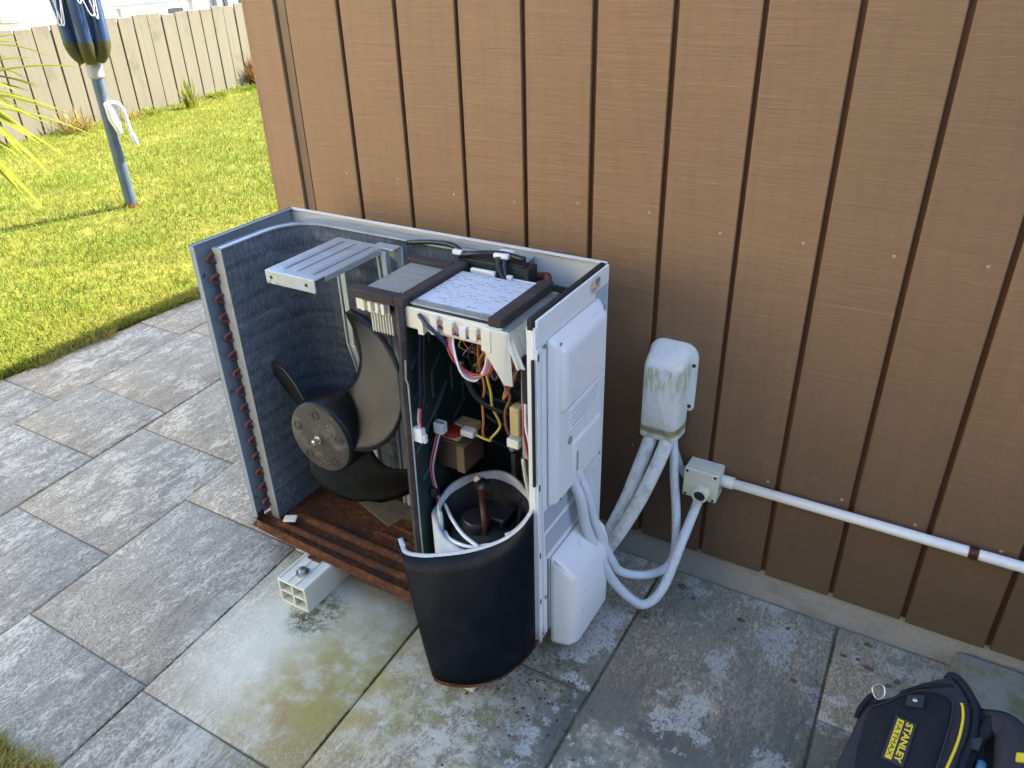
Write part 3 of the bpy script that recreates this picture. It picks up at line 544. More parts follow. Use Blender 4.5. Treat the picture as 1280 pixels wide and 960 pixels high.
for k in range(2600):
    i = random.choice((4, 5, 5, 6, 7)); y = random.uniform(.4, 1.5) if i > 5 else random.uniform(.4, 1.05); y = y if math.sin(y*37 + i*5) > -.2 else y + .05
    x = LX[i][0] + LX[i][1]*(y - 1) + random.gauss(0, .0022); r = random.uniform(.0006, .0016)
    m.add([(x - r, y, -.003), (x + r, y, -.003), (x + random.uniform(-r, r), y + random.uniform(-r, r), r*.9), (x, y + r, -.003)], [(0, 1, 2), (1, 3, 2), (3, 0, 2)])
tag(m.build('moss', 'mossmat'), kind='stuff')
# ---------------------------------------------------------------- unseen house and fence added behind the photographer to bounce and block light
oh = thing('bounce_house', (-4, -7.5, 0), 'unseen two storey cream weatherboard house added behind the photographer to bounce sunlight', 'house')
HX0, HX1, HY, HH = -13.0, 0.5, -5.6, 7.2
m = MB()
for i in range(41):
    z = -.1 + i*.178; m.add([(HX0, HY + .024, z), (HX1, HY + .024, z), (HX1, HY, z + .18), (HX0, HY, z + .18)], [(0, 1, 2, 3)]); m.add([(HX0, HY, z), (HX1, HY, z), (HX1, HY + .0239, z), (HX0, HY + .0239, z)], [(0, 1, 2, 3)])
m.build('weatherboards', 'creamboard', oh); box('wall', 'creamboard', oh, HX0, HX1, HY - 6, HY - .002, -.1, HH)
MB().prism([(HX0 - .5, HY + .45, HH), (HX0 - .5, HY - 3, HH + 1.6), (HX0 - .5, HY - 6.5, HH)], (HX1 - HX0 + 1, 0, 0)).build('roof', 'darktrim', oh)
for x in (-11.2, -7.6, -3.6, -1.2):
    for z in (1.0, 4.6):
        w_ = box('window', 'frame', oh, x - .6, x + .6, HY + .02, HY + .07, z, z + 1.2); box('pane', 'glass', w_, x - .52, x + .52, HY + .0705, HY + .075, z + .08, z + 1.12)
bf = thing('shade_fence', (1.5, -1.02, 0), 'unseen tall dark stained fence added behind the photographer to shade the wall foot', 'fence')
for k in range(46):
    x = -1.5 + k*.2; box('paling', 'darkfence', bf, x, x + .19, -1.03, -1.01, -.05, 2.4 + .01*math.sin(k*3.1), bevel=.003)
for z in (.3, 1.7): box('rail', 'darkfence', bf, -1.5, 7.7, -1.0705, -1.0305, z, z + .09)
# ---------------------------------------------------------------- opened heat pump
X0, X1, Y0, Y1, Z0, Z1 = -1.475, -.595, 1.065, 1.385, .085, .878
hp = thing('heat_pump', (-1.035, 1.225, .08), 'opened white heat pump with exposed fan, coil and rusty tray standing on the patio', 'heat pump')
# casing
lp = MB().box(X0, X0+.0025, Y0, Y1, Z0+.012, Z1).box(X0+.003, X0+.016, Y0, Y0+.0025, Z0+.02, Z1-.002).box(X0+.003, X0+.011, Y0+.004, Y1, Z1-.004, Z1-.0015).build('side_panel', 'greyin', hp, bevel=.001)
for z in (.80, .49, .16): MB().lathe([(.005, 0), (.005, .002), (.002, .003)], (X0+.0027, Y0+.018, z), (1, 0, 0), 10).build('screw', 'steel', lp, smooth=True)
MB().box(X0+.0025, X0+.004, Y0+.0085, Y0+.010, Z0+.03, Z1-.01).build('fold_line', 'ltgrey', lp)
MB().box(X0+.003, X1-.003, Y1-.0025, Y1, Z0+.012, Z1).box(X0+.012, X1-.003, Y1-.010, Y1-.003, Z1-.004, Z1-.0015).build('rear_panel', 'white_in', hp, bevel=.001)
rp = MB().box(X1-.0025, X1, Y0+.006, Y1, Z0-.004, Z1-.016).box(X1-.018, X1-.003, Y0+.006, Y0+.0085, Z0-.004, Z1-.016).build('side_panel', 'white', hp, bevel=.0012)
MB().box(X1+.0002, X1+.003, Y0+.006, Y0+.020, Z0-.006, Z1-.06).build('front_flange', 'white', rp, bevel=.001)
MB().box(X1+.0002, X1+.0022, Y0+.026, Y0+.029, Z0-.002, Z1-.07).build('front_fold', 'white', rp, bevel=.0006)
MB().box(X1-.003, X1+.0025, Y0+.01, Y1-.004, Z1-.040, Z1-.0035).build('top_flange', 'white', rp, bevel=.001)
MB().box(X1-.016, X1-.0045, Y0+.004, Y1-.006, Z1-.022, Z1-.0005).build('foam_strip', 'rubber', rp, bevel=.002)
MB().box(X1-.006, X1-.0015, Y0-.001, Y0+.0055, .52, .80).build('edge_seal', 'rubber', rp, bevel=.001)
for z in (.795, .505, .33, .20): MB().box(X1+.0031, X1+.0036, Y0+.009, Y0+.014, z, z+.014).build('slot', 'dark', rp)
for z in (.815, .20): MB().lathe([(.005, 0), (.005, .0015), (.002, .003)], (X1+.003, Y0+.035, z), (1, 0, 0), 10).build('screw', 'steel', rp, smooth=True)
box('label', 'bluelabel', rp, X1+.0003, X1+.0009, Y1-.062, Y1-.006, .775, .835)
box('label', 'bluelabel2', rp, X1+.0003, X1+.0009, 1.100, 1.29, .382, .435); box('label', 'bluelabel2', rp, X1+.0003, X1+.0009, 1.105, 1.29, .312, .368)
for z in (.46, .43, .40): box('embossed_rib', 'white', rp, X1+.0002, X1+.003, 1.335, 1.365, z - .02, z, bevel=.001)
# side service cover with grip
y0, y1, za, zb = 1.112, 1.330, .440, .822
hc = MB().hexa([(X1+.001, y0-.004, za-.004), (X1+.001, y1+.004, za-.004), (X1+.001, y1+.004, zb+.004), (X1+.001, y0-.004, zb+.004)], [(X1+.0215, y0+.008, za+.010), (X1+.0215, y1-.008, za+.010), (X1+.0215, y1-.008, zb-.012), (X1+.0215, y0+.008, zb-.012)]).build('service_cover', 'cover', hp, bevel=.008, seg=4)
MB().hexa([(X1+0.0178, y0+.008, .658), (X1+0.0178, y1-.007, .658), (X1+0.0178, y1-.007, .814), (X1+0.0178, y0+.008, .814)], [(X1+0.0333, y0+.020, .668), (X1+0.0333, y1-.018, .668), (X1+0.0333, y1-.018, .796), (X1+0.0333, y0+.020, .796)]).build('raised_panel', 'cover', hc, bevel=.011, seg=5)
MB().hexa([(X1+0.0208, y0+.070, .474), (X1+0.0208, y1-.014, .474), (X1+0.0208, y1-.014, .566), (X1+0.0208, y0+.070, .566)], [(X1+0.0263, y0+.076, .480), (X1+0.0263, y1-.018, .480), (X1+0.0263, y1-.018, .560), (X1+0.0263, y0+.076, .560)]).build('latch_panel', 'cover', hc, bevel=.004, seg=3)
box('latch_slot', 'ltgrey', hc, X1+0.0258, X1+0.0270, y0+.082, y0+.089, .488, .535)
m = MB()
for k in range(4):
    z = .606 + k*.0095; m.tube(spline([(X1+0.0220, y0+.05, z-.004), (X1+0.0245, y0+.08, z), (X1+0.0250, y1-.06, z+.003), (X1+0.0220, y1-.02, z+.008)], 5), .0022, 6)
m.build('grip_ridges', 'cover', hc, smooth=True)
MB().hexa([(X1+0.0203, y0+.036, .648), (X1+0.0203, y1-.012, .655), (X1+0.0203, y1-.012, .668), (X1+0.0203, y0+.036, .660)], [(X1+0.0313, y0+.042, .654), (X1+0.0313, y1-.018, .660), (X1+0.0313, y1-.018, .667), (X1+0.0313, y0+.042, .660)]).build('grip_lip', 'cover', hc, bevel=.003, seg=3)
MB().lathe([(.009, 0), (.009, .002), (.004, .0015)], (X1+0.0213, y0+.058, .577), (1, 0, 0), 16).build('screw_boss', 'ltgrey', hc, smooth=True)
# bulging valve cover
m = MB().loft([[(X1+.001, 1.118, .038), (X1+.001, 1.318, .038), (X1+.001, 1.318, .300), (X1+.001, 1.118, .300)], [(X1+.012, 1.119, .038), (X1+.012, 1.317, .038), (X1+.012, 1.317, .294), (X1+.012, 1.119, .294)],
   [(X1+.046, 1.124, .042), (X1+.046, 1.312, .040), (X1+.046, 1.312, .268), (X1+.046, 1.124, .266)], [(X1+.066, 1.142, .052), (X1+.066, 1.296, .050), (X1+.066, 1.296, .240), (X1+.066, 1.142, .236)]])
m.build('valve_cover', 'valvecover', hp, bevel=.022, seg=6)
box('cover_seam', 'darktrim', hp, X1+.0002, X1+.0012, 1.1125, 1.1165, .045, .298)
# rusty base tray
bt = MB().box(X0+.004, X1-.003, Y0-.012, Y1-.004, Z0, Z0+.006).build('base_tray', 'rust', hp)
def lip(p, q, h): return MB().prism([p + (Z0,), q + (Z0,), q + (Z0+h,), p + (Z0+h,)], (0, .003, 0))
pts = [(X0+.004, Y0+.03), (X0+.007, Y0+.010), (X0+.024, Y0-.012), (-1.20, Y0-.024), (-.92, Y0-.030), (-.76, Y0-.036), (X1-.03, Y0-.03), (X1-.004, Y0-.004)]
m = MB(); ring = [[(x, y, Z0-.004), (x, y+.003, Z0-.004), (x, y+.003, Z0+.026), (x, y, Z0+.026)] for x, y in pts]; m.loft(ring); m.build('tray_lip', 'rust', bt, bevel=.001)
MB().add([(x, y+.001, Z0+.004) for x, y in pts] + [(X1-.004, Y0+.1, Z0+.004), (X0+.004, Y0+.1, Z0+.004)], [tuple(range(10))]).build('tray_floor', 'rust', bt)
for i, (yy, xa, xb, r) in enumerate(((1.085, -1.40, -.91, .012), (1.135, -1.37, -.90, .014), (1.185, -1.15, -.90, .008), (1.225, -1.13, -.90, .008))):
    MB().tube(spline([(xa, yy, Z0+.002), (xa+.03, yy, Z0+.010), ((xa+xb)/2, yy-.004, Z0+.011), (xb-.03, yy-.004, Z0+.010), (xb, yy-.004, Z0+.002)], 6), r, 10).build('pressed_rib', 'rust', bt, smooth=True)
MB().prism([(-1.14, 1.17, Z0+.0065), (-1.10, 1.15, Z0+.0065), (-.90, 1.15, Z0+.0065), (-.90, 1.26, Z0+.0065), (-1.12, 1.26, Z0+.0065)], (0, 0, .006)).build('pressed_pad', 'rust', bt, bevel=.003)
MB().prism([(-1.33, 1.28, Z0+.007), (-1.05, 1.19, Z0+.007), (-1.0, 1.32, Z0+.007), (-1.33, 1.32, Z0+.007)], (0, 0, .004)).build('drain_plate', 'muddy', bt, bevel=.002)
# coil
CI = [(-1.413, 1.102), (-1.413, 1.15)] + [(-1.413, 1.20), (-1.412, 1.235)] + [(-1.318 - .094*math.cos(t), 1.240 + .094*math.sin(t)) for t in [k*math.pi/2/9 for k in range(1, 10)]] + [(-1.2, 1.334), (-1.0, 1.334), (-.80, 1.334), (-.76, 1.334)]
def offs(P, d):
    o = []
    for i, p in enumerate(P):
        a, b = Vector(P[max(i-1, 0)]), Vector(P[min(i+1, len(P)-1)]); t = (b-a).normalized(); o.append((p[0] - t.y*d, p[1] + t.x*d))
    return o
CO = offs(CI, .034); zt = Z1 - .014
fin_in, fin_out, acc = [], [], 0
PL = [Vector(p) for p in CI]; PO = [Vector(p) for p in CO]; ln = [0]
for a, b in zip(PL, PL[1:]): ln.append(ln[-1] + (b - a).length)
nst = int(ln[-1]/.0024); jj = 0
for i in range(nst + 1):
    t_ = ln[-1]*i/nst
    while jj < len(ln) - 2 and ln[jj+1] < t_: jj += 1
    f_ = (t_ - ln[jj])/(ln[jj+1] - ln[jj]); p_ = PL[jj].lerp(PL[jj+1], f_); q_ = PO[jj].lerp(PO[jj+1], f_); o_ = (q_ - p_).normalized()
    fin_in.append(tuple(p_ + o_*(.0022*(i % 2) + random.uniform(0, .0006)))); fin_out.append(tuple(q_))
coil = MB().loft([[(a[0], a[1], Z0+.012), (b[0], b[1], Z0+.012), (b[0], b[1], zt), (a[0], a[1], zt)] for a, b in zip(fin_in, fin_out)]).build('coil', 'coil', hp)
box('end_plate', mat_galv('pale_end_plate', (.34, .36, .38)), coil, -1.4400, -1.4125, 1.0985, 1.1015, Z0+.010, zt + .002)
m = MB(); CIu = [(p[0], p[1]) for p in offs(CI, -.0015)]; CIo = offs(CI, .012)
m.loft([[(a[0], a[1], zt+.0005), (b[0], b[1], zt+.0005), (b[0], b[1], zt+.004), (a[0], a[1], zt+.004)] for a, b in zip(CIu, CIo)]); m.build('top_rim', 'galv', coil, smooth=True, angle=50)
CM = offs(CI, .020); CP = offs(CI, .036)
m = MB().loft([[(a[0], a[1], zt+.0005), (b[0], b[1], zt+.0005), (b[0], b[1], zt+.0045), (a[0], a[1], zt+.0045)] for a, b in zip(CM[8:], CP[8:])]); m.build('top_rail', 'galv', coil, smooth=True, angle=50)
ub = MB(); arc = [(0, -.016*math.sin(t), .0098*math.cos(t)) for t in [k*math.pi/8 for k in range(9)]]
L0 = Vector((-1.034, 1.225, .08)); tb = MB().tube([(0, .006, .0098)] + arc + [(0, .006, -.0098)], .0048, 8)
tbm = bpy.data.meshes.new('tube_bend'); tbm.from_pydata(tb.v, [], tb.f); tbm.materials.append(MAT['bendcopper'])
for p in tbm.polygons: p.use_smooth = True
for k in range(15):
    o = bpy.data.objects.new('tube_bend', tbm); COL.objects.link(o); o.parent = coil
    o.location = Vector((-1.440 + random.uniform(-.001, .001), 1.099, .842 - k*.0495)) - wloc(coil); o.rotation_euler = (random.uniform(-.1, .1), random.uniform(-.12, .12), random.uniform(-.5, -.2))
# fan
FC = Vector((-1.172, 1.068, .452)); fan = MB().lathe([(.0, .001), (.020, 0), (.080, .002), (.089, .005), (.0935, .012), (.0945, .06), (.093, .078), (.085, .080), (.08, .03)], FC, (0, 1, 0), 40).build('fan', 'fan', hp, smooth=True)
m = MB().lathe([(.0, -.0015), (.078, -.0012), (.0875, .002), (.0875, .0045)], FC, (0, 1, 0), 36); m.build('hub_face', 'fan_hub', fan, smooth=True)
m = MB()
for k in range(5):
    a = k*1.2566 + .3; m.lathe([(.012, -.0005), (.012, -.003), (.009, -.0035), (.008, -.001)], FC + Vector((.066*math.cos(a), 0, .066*math.sin(a))), (0, 1, 0), 10)
m.build('hub_holes', 'fan_hub', fan, smooth=True)['kind'] = 'stuff'
MB().lathe([(.011, -.001), (.011, -.006), (.0065, -.007), (.0065, -.020), (.003, -.022)], FC, (0, 1, 0), 12).build('shaft_nut', 'steel', fan, smooth=True)
def blade(th0):
    rows = []; RT = .247
    for i in range(13):
        u = i/12; row = []
        for j in range(11):
            w = j/10; r = .085 + (RT - .085)*w
            hi = math.radians(70 - 14*math.sin(math.pi*min(1, w*1.1)) + 24*w**2.2); lo = math.radians(-18 + 16*w + 24*w**2.5)
            th = lo + (hi - lo)*u; rr = r if not (w > .85 and u < .12) else r - .012*(w - .85)/.15
            yy = FC.y + .012 + (.052 + .048*w)*(th + .3) + .010*math.sin(math.pi*u)*(.3 + w)
            row.append((FC.x + rr*math.cos(th + th0), yy, FC.z + rr*math.sin(th + th0)))
        rows.append(row)
    return MB().loft(rows, closed=False).build('blade', 'fan', fan, smooth='all', solid=.0045, off=0)
for k in range(3): blade(math.radians(120*k + 11))
MB().lathe([(.055, 0), (.055, .075), (.03, .08)], (FC.x, 1.19, FC.z), (0, 1, 0), 24).build('motor', 'dark', hp, smooth=True)
# motor bracket
br = MB()
def strut(pts, w, d): 
    for a, b in zip(pts, pts[1:]): br.hexa([(a[0]-w, a[1], a[2]), (a[0]+w, a[1], a[2]), (a[0]+w, a[1]+d, a[2]), (a[0]-w, a[1]+d, a[2])], [(b[0]-w, b[1], b[2]), (b[0]+w, b[1], b[2]), (b[0]+w, b[1]+d, b[2]), (b[0]-w, b[1]+d, b[2])])
strut([(-1.185, 1.262, .15), (-1.185, 1.262, .50), (-1.213, 1.262, .60), (-1.213, 1.262, .845)], .008, .016); strut([(-1.205, 1.264, .15), (-1.205, 1.264, .50), (-1.231, 1.264, .60), (-1.231, 1.264, .845)], .0035, .012)
strut([(-1.09, 1.262, .15), (-1.085, 1.262, .50), (-1.075, 1.262, .60), (-1.085, 1.262, .86)], .007, .016); strut([(-1.108, 1.264, .15), (-1.103, 1.264, .50), (-1.094, 1.264, .60), (-1.104, 1.264, .86)], .0035, .012)
bro = br.build('motor_bracket', 'galv', hp, bevel=.002)
gs = [(-1.212, 1.266, .40), (-1.085, 1.266, .40), (-1.080, 1.266, .57), (-1.096, 1.266, .545), (-1.125, 1.266, .525), (-1.165, 1.266, .525), (-1.195, 1.266, .548), (-1.208, 1.266, .60)]
MB().prism(gs, (0, .003, 0)).build('gusset', 'galv', bro, bevel=.002)
m = MB(); m.box(-1.232, -1.094, 1.058, 1.285, .8625, .8655); m.box(-1.232, -1.094, 1.0555, 1.058, .836, .8655); m.box(-1.0935, -1.091, 1.085, 1.285, .852, .8655); m.box(-1.122, -1.06, 1.27, 1.30, .8628, .8658)
pl = m.build('bracket_plate', 'galv', bro, bevel=.002)
m = MB().box(-1.206, -1.195, 1.08, 1.265, .8655, .8675).box(-1.165, -1.160, 1.08, 1.265, .8655, .8670).box(-1.128, -1.116, 1.08, 1.265, .8655, .8675); m.build('pressed_groove', mat_galv('scuffed_steel', (.33, .37, .42)), pl, bevel=.0008)
for x in (-1.216, -1.118): MB().lathe([(.004, 0), (.004, .0006)], (x, 1.0554, .851), (0, -1, 0), 10).build('screw_hole', 'dark', pl)
MB().prism([(-1.10, 1.30, .862), (-1.06, 1.30, .862), (-1.06, 1.30, .74), (-1.078, 1.30, .74), (-1.078, 1.30, .825), (-1.10, 1.30, .838)], (0, .003, 0)).build('hanger_plate', 'galv', bro, bevel=.002)
mc = MB().prism([(-1.155, 1.25, .545), (-1.135, 1.25, .565), (-1.115, 1.25, .55), (-1.115, 1.25, .505), (-1.165, 1.25, .495)], (0, .012, 0)).build('motor_plug', 'whitep', bro, bevel=.002)
box('plug_hole', 'dark', mc, -1.145, -1.138, 1.2485, 1.2505, .538, .544)
# partition between fan and compressor
pt = box('partition', 'teal', hp, -.8945, -.8915, Y0-.003, 1.333, Z0+.008, .835)
box('front_fold', 'teal', pt, -.9105, -.895, Y0-.003, Y0+.0, Z0+.008, .70)
MB().tube(spline([(-.887, Y0-.001, .848), (-.888, Y0-.001, .76), (-.893, Y0-.001, .70), (-.896, Y0-.002, .60), (-.902, Y0-.004, .30), (-.903, Y0-.004, .12)], 4), .0095, 6).build('edge_seal', 'foam', pt, smooth=True)
MB().tube([(-.882, Y0-.006, .735), (-.886, Y0-.006, .69), (-.8815, Y0-.006, .68), (-.889, Y0-.007, .30), (-.890, Y0-.007, .11)], .0018, 6).build('bare_edge', 'galv', pt, smooth=True)
m = MB()
for (ya, za_, yb, zb_) in ((1.085, .70, 1.135, .745), (1.085, .625, 1.13, .665), (1.15, .60, 1.15, .66), (1.15, .66, 1.185, .69), (1.15, .735, 1.15, .78), (1.15, .50, 1.15, .56), (1.15, .56, 1.19, .60), (1.075, .50, 1.20, .615), (1.22, .585, 1.22, .645), (1.22, .645, 1.26, .675), (1.20, .72, 1.25, .765), (1.08, .56, 1.12, .595), (1.22, .70, 1.22, .76), (1.26, .53, 1.26, .60), (1.09, .42, 1.25, .53)):
    m.tube([(-.8912, ya, za_), (-.8912, yb, zb_)], .0038, 6)
m.build('pressed_ribs', 'embteal', pt, smooth=True)  # ribs coloured paler than the panel so the pressing shows
ip = box('inner_panel', 'teal', hp, -.885, X1-.004, 1.326, 1.332, Z0+.008, .83)
for z in (.66, .585, .515, .45, .39): MB().tube([(-.872, 1.3255, z+.012), (-.85, 1.3255, z), (-.72, 1.3255, z-.004)], .0042, 6).build('pressed_rib', 'embteal', ip, smooth=True)
# control box on top
ZB = .850
cb = MB().box(-1.008, -.668, 1.078, 1.268, ZB-.010, ZB).build('control_box', 'dark', hp, bevel=.002)
g1 = box('cover_plate', 'greyplate', cb, -1.000, -.902, 1.092, 1.252, ZB+.0005, ZB+.0035, bevel=.001)
box('embossing', 'ltgrey', g1, -.985, -.92, 1.19, 1.1915, ZB+.0036, ZB+.0041)
for k in range(11): box('embossed_letter', 'ltgrey', g1, -.982 + k*.0058, -.979 + k*.0058, 1.198, 1.203 + .002*(k % 3), ZB+.0036, ZB+.0042)
g2 = box('cover_plate', 'greyplate', cb, -.873, -.690, 1.078, 1.262, ZB+.0005, ZB+.0035, bevel=.001)
box('wiring_label', 'label', g2, -.870, -.698, 1.098, 1.256, ZB+.0038, ZB+.0045)
for n, (a, b, c, d) in dict(f=(-1.014, -.876, 1.064, 1.091), m=(-.901, -.874, 1.092, 1.29), l=(-1.012, -.902, 1.253, 1.278), r=(-.692, -.664, 1.070, 1.275)).items():
    box('foam_strip', 'foam', cb, a, b, c, d, ZB-.006, ZB+.013, bevel=.003, seg=3)
box('foam_joint', 'dark', cb, -.904, -.902, 1.0635, 1.0925, ZB-.006, ZB+.0133)
ct = MB().box(-.880, -.664, 1.070, 1.0765, ZB-.046, ZB-.003).build('front_tray', 'cream', cb, bevel=.0015)
box('tray_shelf', 'cream', cb, -.880, -.664, 1.077, 1.26, ZB-.050, ZB-.045)
for xa, xb, za_, zb_ in ((-.815, -.80, -.044, -.006), (-.785, -.765, -.036, -.010), (-.750, -.735, -.036, -.014), (-.728, -.712, -.036, -.012), (-.702, -.682, -.052, -.010), (-.845, -.832, -.05, -.018)):
    box('clip', 'cream' if xa != -.750 else 'whitep', ct, xa, xb, 1.060, 1.0695, ZB+za_, ZB+zb_, bevel=.001)
rs = MB().hexa([(-.632, 1.066, ZB-.078), (-.627, 1.066, ZB-.078), (-.627, 1.262, ZB-.070), (-.632, 1.262, ZB-.070)], [(-.658, 1.066, ZB-.010), (-.653, 1.066, ZB-.010), (-.653, 1.266, ZB-.010), (-.658, 1.266, ZB-.010)]).build('ribbed_side', 'cream', cb, bevel=.001)
MB().hexa([(-.700, 1.0620, ZB-.05), (-.657, 1.0620, ZB-.115), (-.640, 1.0680, ZB-.118), (-.700, 1.0680, ZB-.05)], [(-.700, 1.0620, ZB-.004), (-.650, 1.0620, ZB-.006), (-.645, 1.0680, ZB-.006), (-.700, 1.0680, ZB-.004)]).build('corner_bracket', 'cream', cb, bevel=.0015)
for k in range(8): y = 1.072 + k*.0255; MB().hexa([(-.6275, y, ZB-.077), (-.618, y, ZB-.077), (-.618, y+.003, ZB-.077), (-.6275, y+.003, ZB-.077)], [(-.6535, y, ZB-.011), (-.648, y, ZB-.011), (-.648, y+.003, ZB-.011), (-.6535, y+.003, ZB-.011)]).build('side_rib', 'cream', rs)
box('edge_plate', 'greyplate', cb, -.668, -.650, 1.070, 1.270, ZB-.0095, ZB-.0065)
m = MB().box(-1.006, -.922, 1.0745, 1.0775, ZB-.034, ZB-.008); fp_ = m.build('sink_tray', 'cream', cb, bevel=.001)
for xa in (-.985, -.968, -.95, -.935): box('tooth', 'cream', fp_, xa, xa+.008, 1.064, 1.074, ZB-.030, ZB-.008, bevel=.001)
for k in range(8): box('heat_sink_fin', 'cream', cb, -.972 + k*.0072, -.9702 + k*.0072, 1.076, 1.16, ZB-.078, ZB-.0345)
box('box_floor', 'dark', cb, -1.0, -.70, 1.09, 1.262, ZB-.030, ZB-.011)
# boards, clamps and cables behind the control box
bx = MB().box(-.905, -.742, 1.295, 1.318, .73, .868).build('end_box', 'teal', hp, bevel=.002)
box('top_gasket', 'rubber', bx, -.905, -.742, 1.293, 1.320, .868, .874, bevel=.002); box('side_gasket', 'rubber', bx, -.7415, -.728, 1.285, 1.325, .80, .872, bevel=.003)
def wire(pts, mat, r=.0019, parent=hp, n=6): return MB().tube(spline(pts, 7), r, n).build('wire', mat, parent, smooth='all')
wire([(-1.06, 1.325, .866), (-.99, 1.318, .880), (-.93, 1.312, .884), (-.89, 1.295, .876)], 'w_black', .006); wire([(-.90, 1.295, .870), (-.86, 1.282, .886), (-.80, 1.30, .890), (-.745, 1.302, .885)], 'w_black', .0065)
wire([(-.80, 1.285, .888), (-.792, 1.278, .86), (-.775, 1.275, .84), (-.755, 1.272, .815)], 'w_black', .006)
wire([(-.785, 1.287, .885), (-.778, 1.279, .855), (-.76, 1.273, .835)], 'w_navy', .004)
box('cable_tie', 'whitep', hp, -.812, -.778, 1.286, 1.322, .8825, .8935, bevel=.003); box('cable_tag', 'whitep', hp, -.77, -.758, 1.268, 1.276, .845, .858, bevel=.001); box('cable_clip', 'whitep', hp, -.915, -.892, 1.288, 1.300, .874, .884, bevel=.002)
box('white_clip', 'whitep', hp, -.86, -.80, 1.271, 1.281, .846, .858, bevel=.002); box('white_bar', 'whitep', hp, -.775, -.70, 1.276, 1.286, .838, .848, bevel=.002)
MB().tube(spline([(-.742, 1.33, .838), (-.715, 1.33, .845), (-.705, 1.325, .845), (-.70, 1.318, .825)], 5), .009, 10).build('copper_pipe', 'bendcopper', hp, smooth=True)
MB().tube(spline([(-.735, 1.345, .80), (-.71, 1.345, .80), (-.695, 1.33, .80), (-.69, 1.32, .77)], 5), .012, 10).build('rubber_elbow', 'dark', hp, smooth=True)
wire([(-.713, 1.305, .842), (-.716, 1.295, .81), (-.715, 1.29, .80)], 'w_green', .0045)
# hanging loom under the control box
yy = 1.072
for i, (c, s) in enumerate((('w_orange', 0), ('w_pink', .006), ('w_red', -.005), ('w_white', .010), ('w_purple', .003))):
    wire([(-.780 + s*.5, 1.082, .815), (-.778 + s, 1.066, .79), (-.755 + s, 1.062 - abs(s), .755 - s), (-.722, 1.062, .738 - s), (-.692 - s, 1.064, .755), (-.682 - s, 1.066, .79), (-.69, 1.08, .815)], c, .0021)
for i, (c, s) in enumerate((('w_orange', 0), ('w_navy', .01))): wire([(-.80, 1.066, .834 - s), (-.77, 1.063, .828 - s), (-.73, 1.063, .826 - s), (-.70, 1.066, .822)], c, .0022)
wire([(-.845, 1.068, .838), (-.82, 1.058, .826), (-.79, 1.062, .80), (-.775, 1.07, .77)], 'w_navy', .0042)
for k in range(30):
    a = random.uniform(-.80, -.69); b = random.uniform(-.78, -.67)
    wire([(a, 1.10 + random.uniform(-.02, .05), .80), ((a + b)/2 + random.uniform(-.03, .03), 1.12 + random.uniform(-.03, .05), .755), (b, 1.13 + random.uniform(-.04, .06), .715 + random.uniform(-.045, .03)), (b + .02, 1.16, .76)], random.choice(['w_black', 'w_brown', 'w_navy', 'w_purple', 'w_red', 'w_white', 'w_pink', 'w_orange', 'w_yellow']), random.choice([.0013, .0017, .0026]))
wire([(-.765, 1.085, .75), (-.755, 1.09, .70), (-.735, 1.10, .66), (-.69, 1.12, .635), (-.655, 1.13, .64)], 'w_black', .0058)
wire([(-.735, 1.10, .80), (-.735, 1.10, .74), (-.722, 1.095, .70), (-.738, 1.11, .655), (-.745, 1.12, .60), (-.758, 1.135, .56), (-.765, 1.15, .535)], 'w_orange', .0028); wire([(-.715, 1.10, .80), (-.72, 1.10, .735), (-.708, 1.095, .69), (-.715, 1.11, .645), (-.705, 1.12, .60), (-.735, 1.13, .555), (-.748, 1.145, .535), (-.785, 1.15, .535)], 'w_yellow', .0028)
wire([(-.68, 1.09, .775), (-.678, 1.09, .73), (-.662, 1.09, .695), (-.68, 1.10, .65), (-.682, 1.11, .60), (-.665, 1.115, .585)], 'w_brown', .0032)
cap = MB().hexa([(-.662, 1.085, .610), (-.640, 1.085, .610), (-.640, 1.11, .610), (-.662, 1.11, .610)], [(-.662, 1.085, .675), (-.640, 1.085, .675), (-.640, 1.11, .675), (-.662, 1.11, .675)]).build('capacitor', 'tan', hp, bevel=.003)
box('plug', 'cream', hp, -.672, -.645, 1.088, 1.112, .578, .598, bevel=.002); box('grey_bracket', 'ltgrey', hp, -.638, -.612, 1.09, 1.14, .56, .77, bevel=.003); box('terminal_block', 'dark', hp, -.634, -.606, 1.085, 1.16, .69, .79, bevel=.004)
wire([(-.628, 1.09, .69), (-.625, 1.085, .64), (-.613, 1.078, .61), (-.608, 1.076, .595)], 'w_white', .0028); wire([(-.632, 1.092, .69), (-.628, 1.085, .62), (-.616, 1.08, .57), (-.607, 1.076, .53)], 'w_red', .0028); wire([(-.636, 1.09, .56), (-.628, 1.085, .52), (-.615, 1.08, .47), (-.608, 1.076, .42)], 'w_cream', .004)
wire([(-.866, 1.10, .81), (-.872, 1.09, .72), (-.873, 1.085, .65), (-.876, 1.08, .61)], 'w_navy', .004); wire([(-.862, 1.105, .81), (-.865, 1.095, .72), (-.866, 1.09, .65), (-.870, 1.082, .60)], 'w_black', .0035)
for c, s in (('w_white', 0), ('w_pink', .004), ('w_red', .007)): wire([(-.876 + s, 1.078, .615), (-.877 + s, 1.073, .59), (-.873 + s, 1.070, .573)], c, .0016)
cn = MB().box(-.886, -.862, 1.062, 1.076, .540, .573).box(-.862, -.856, 1.064, 1.074, .540, .560).build('plug', 'whitep', hp, bevel=.0015)
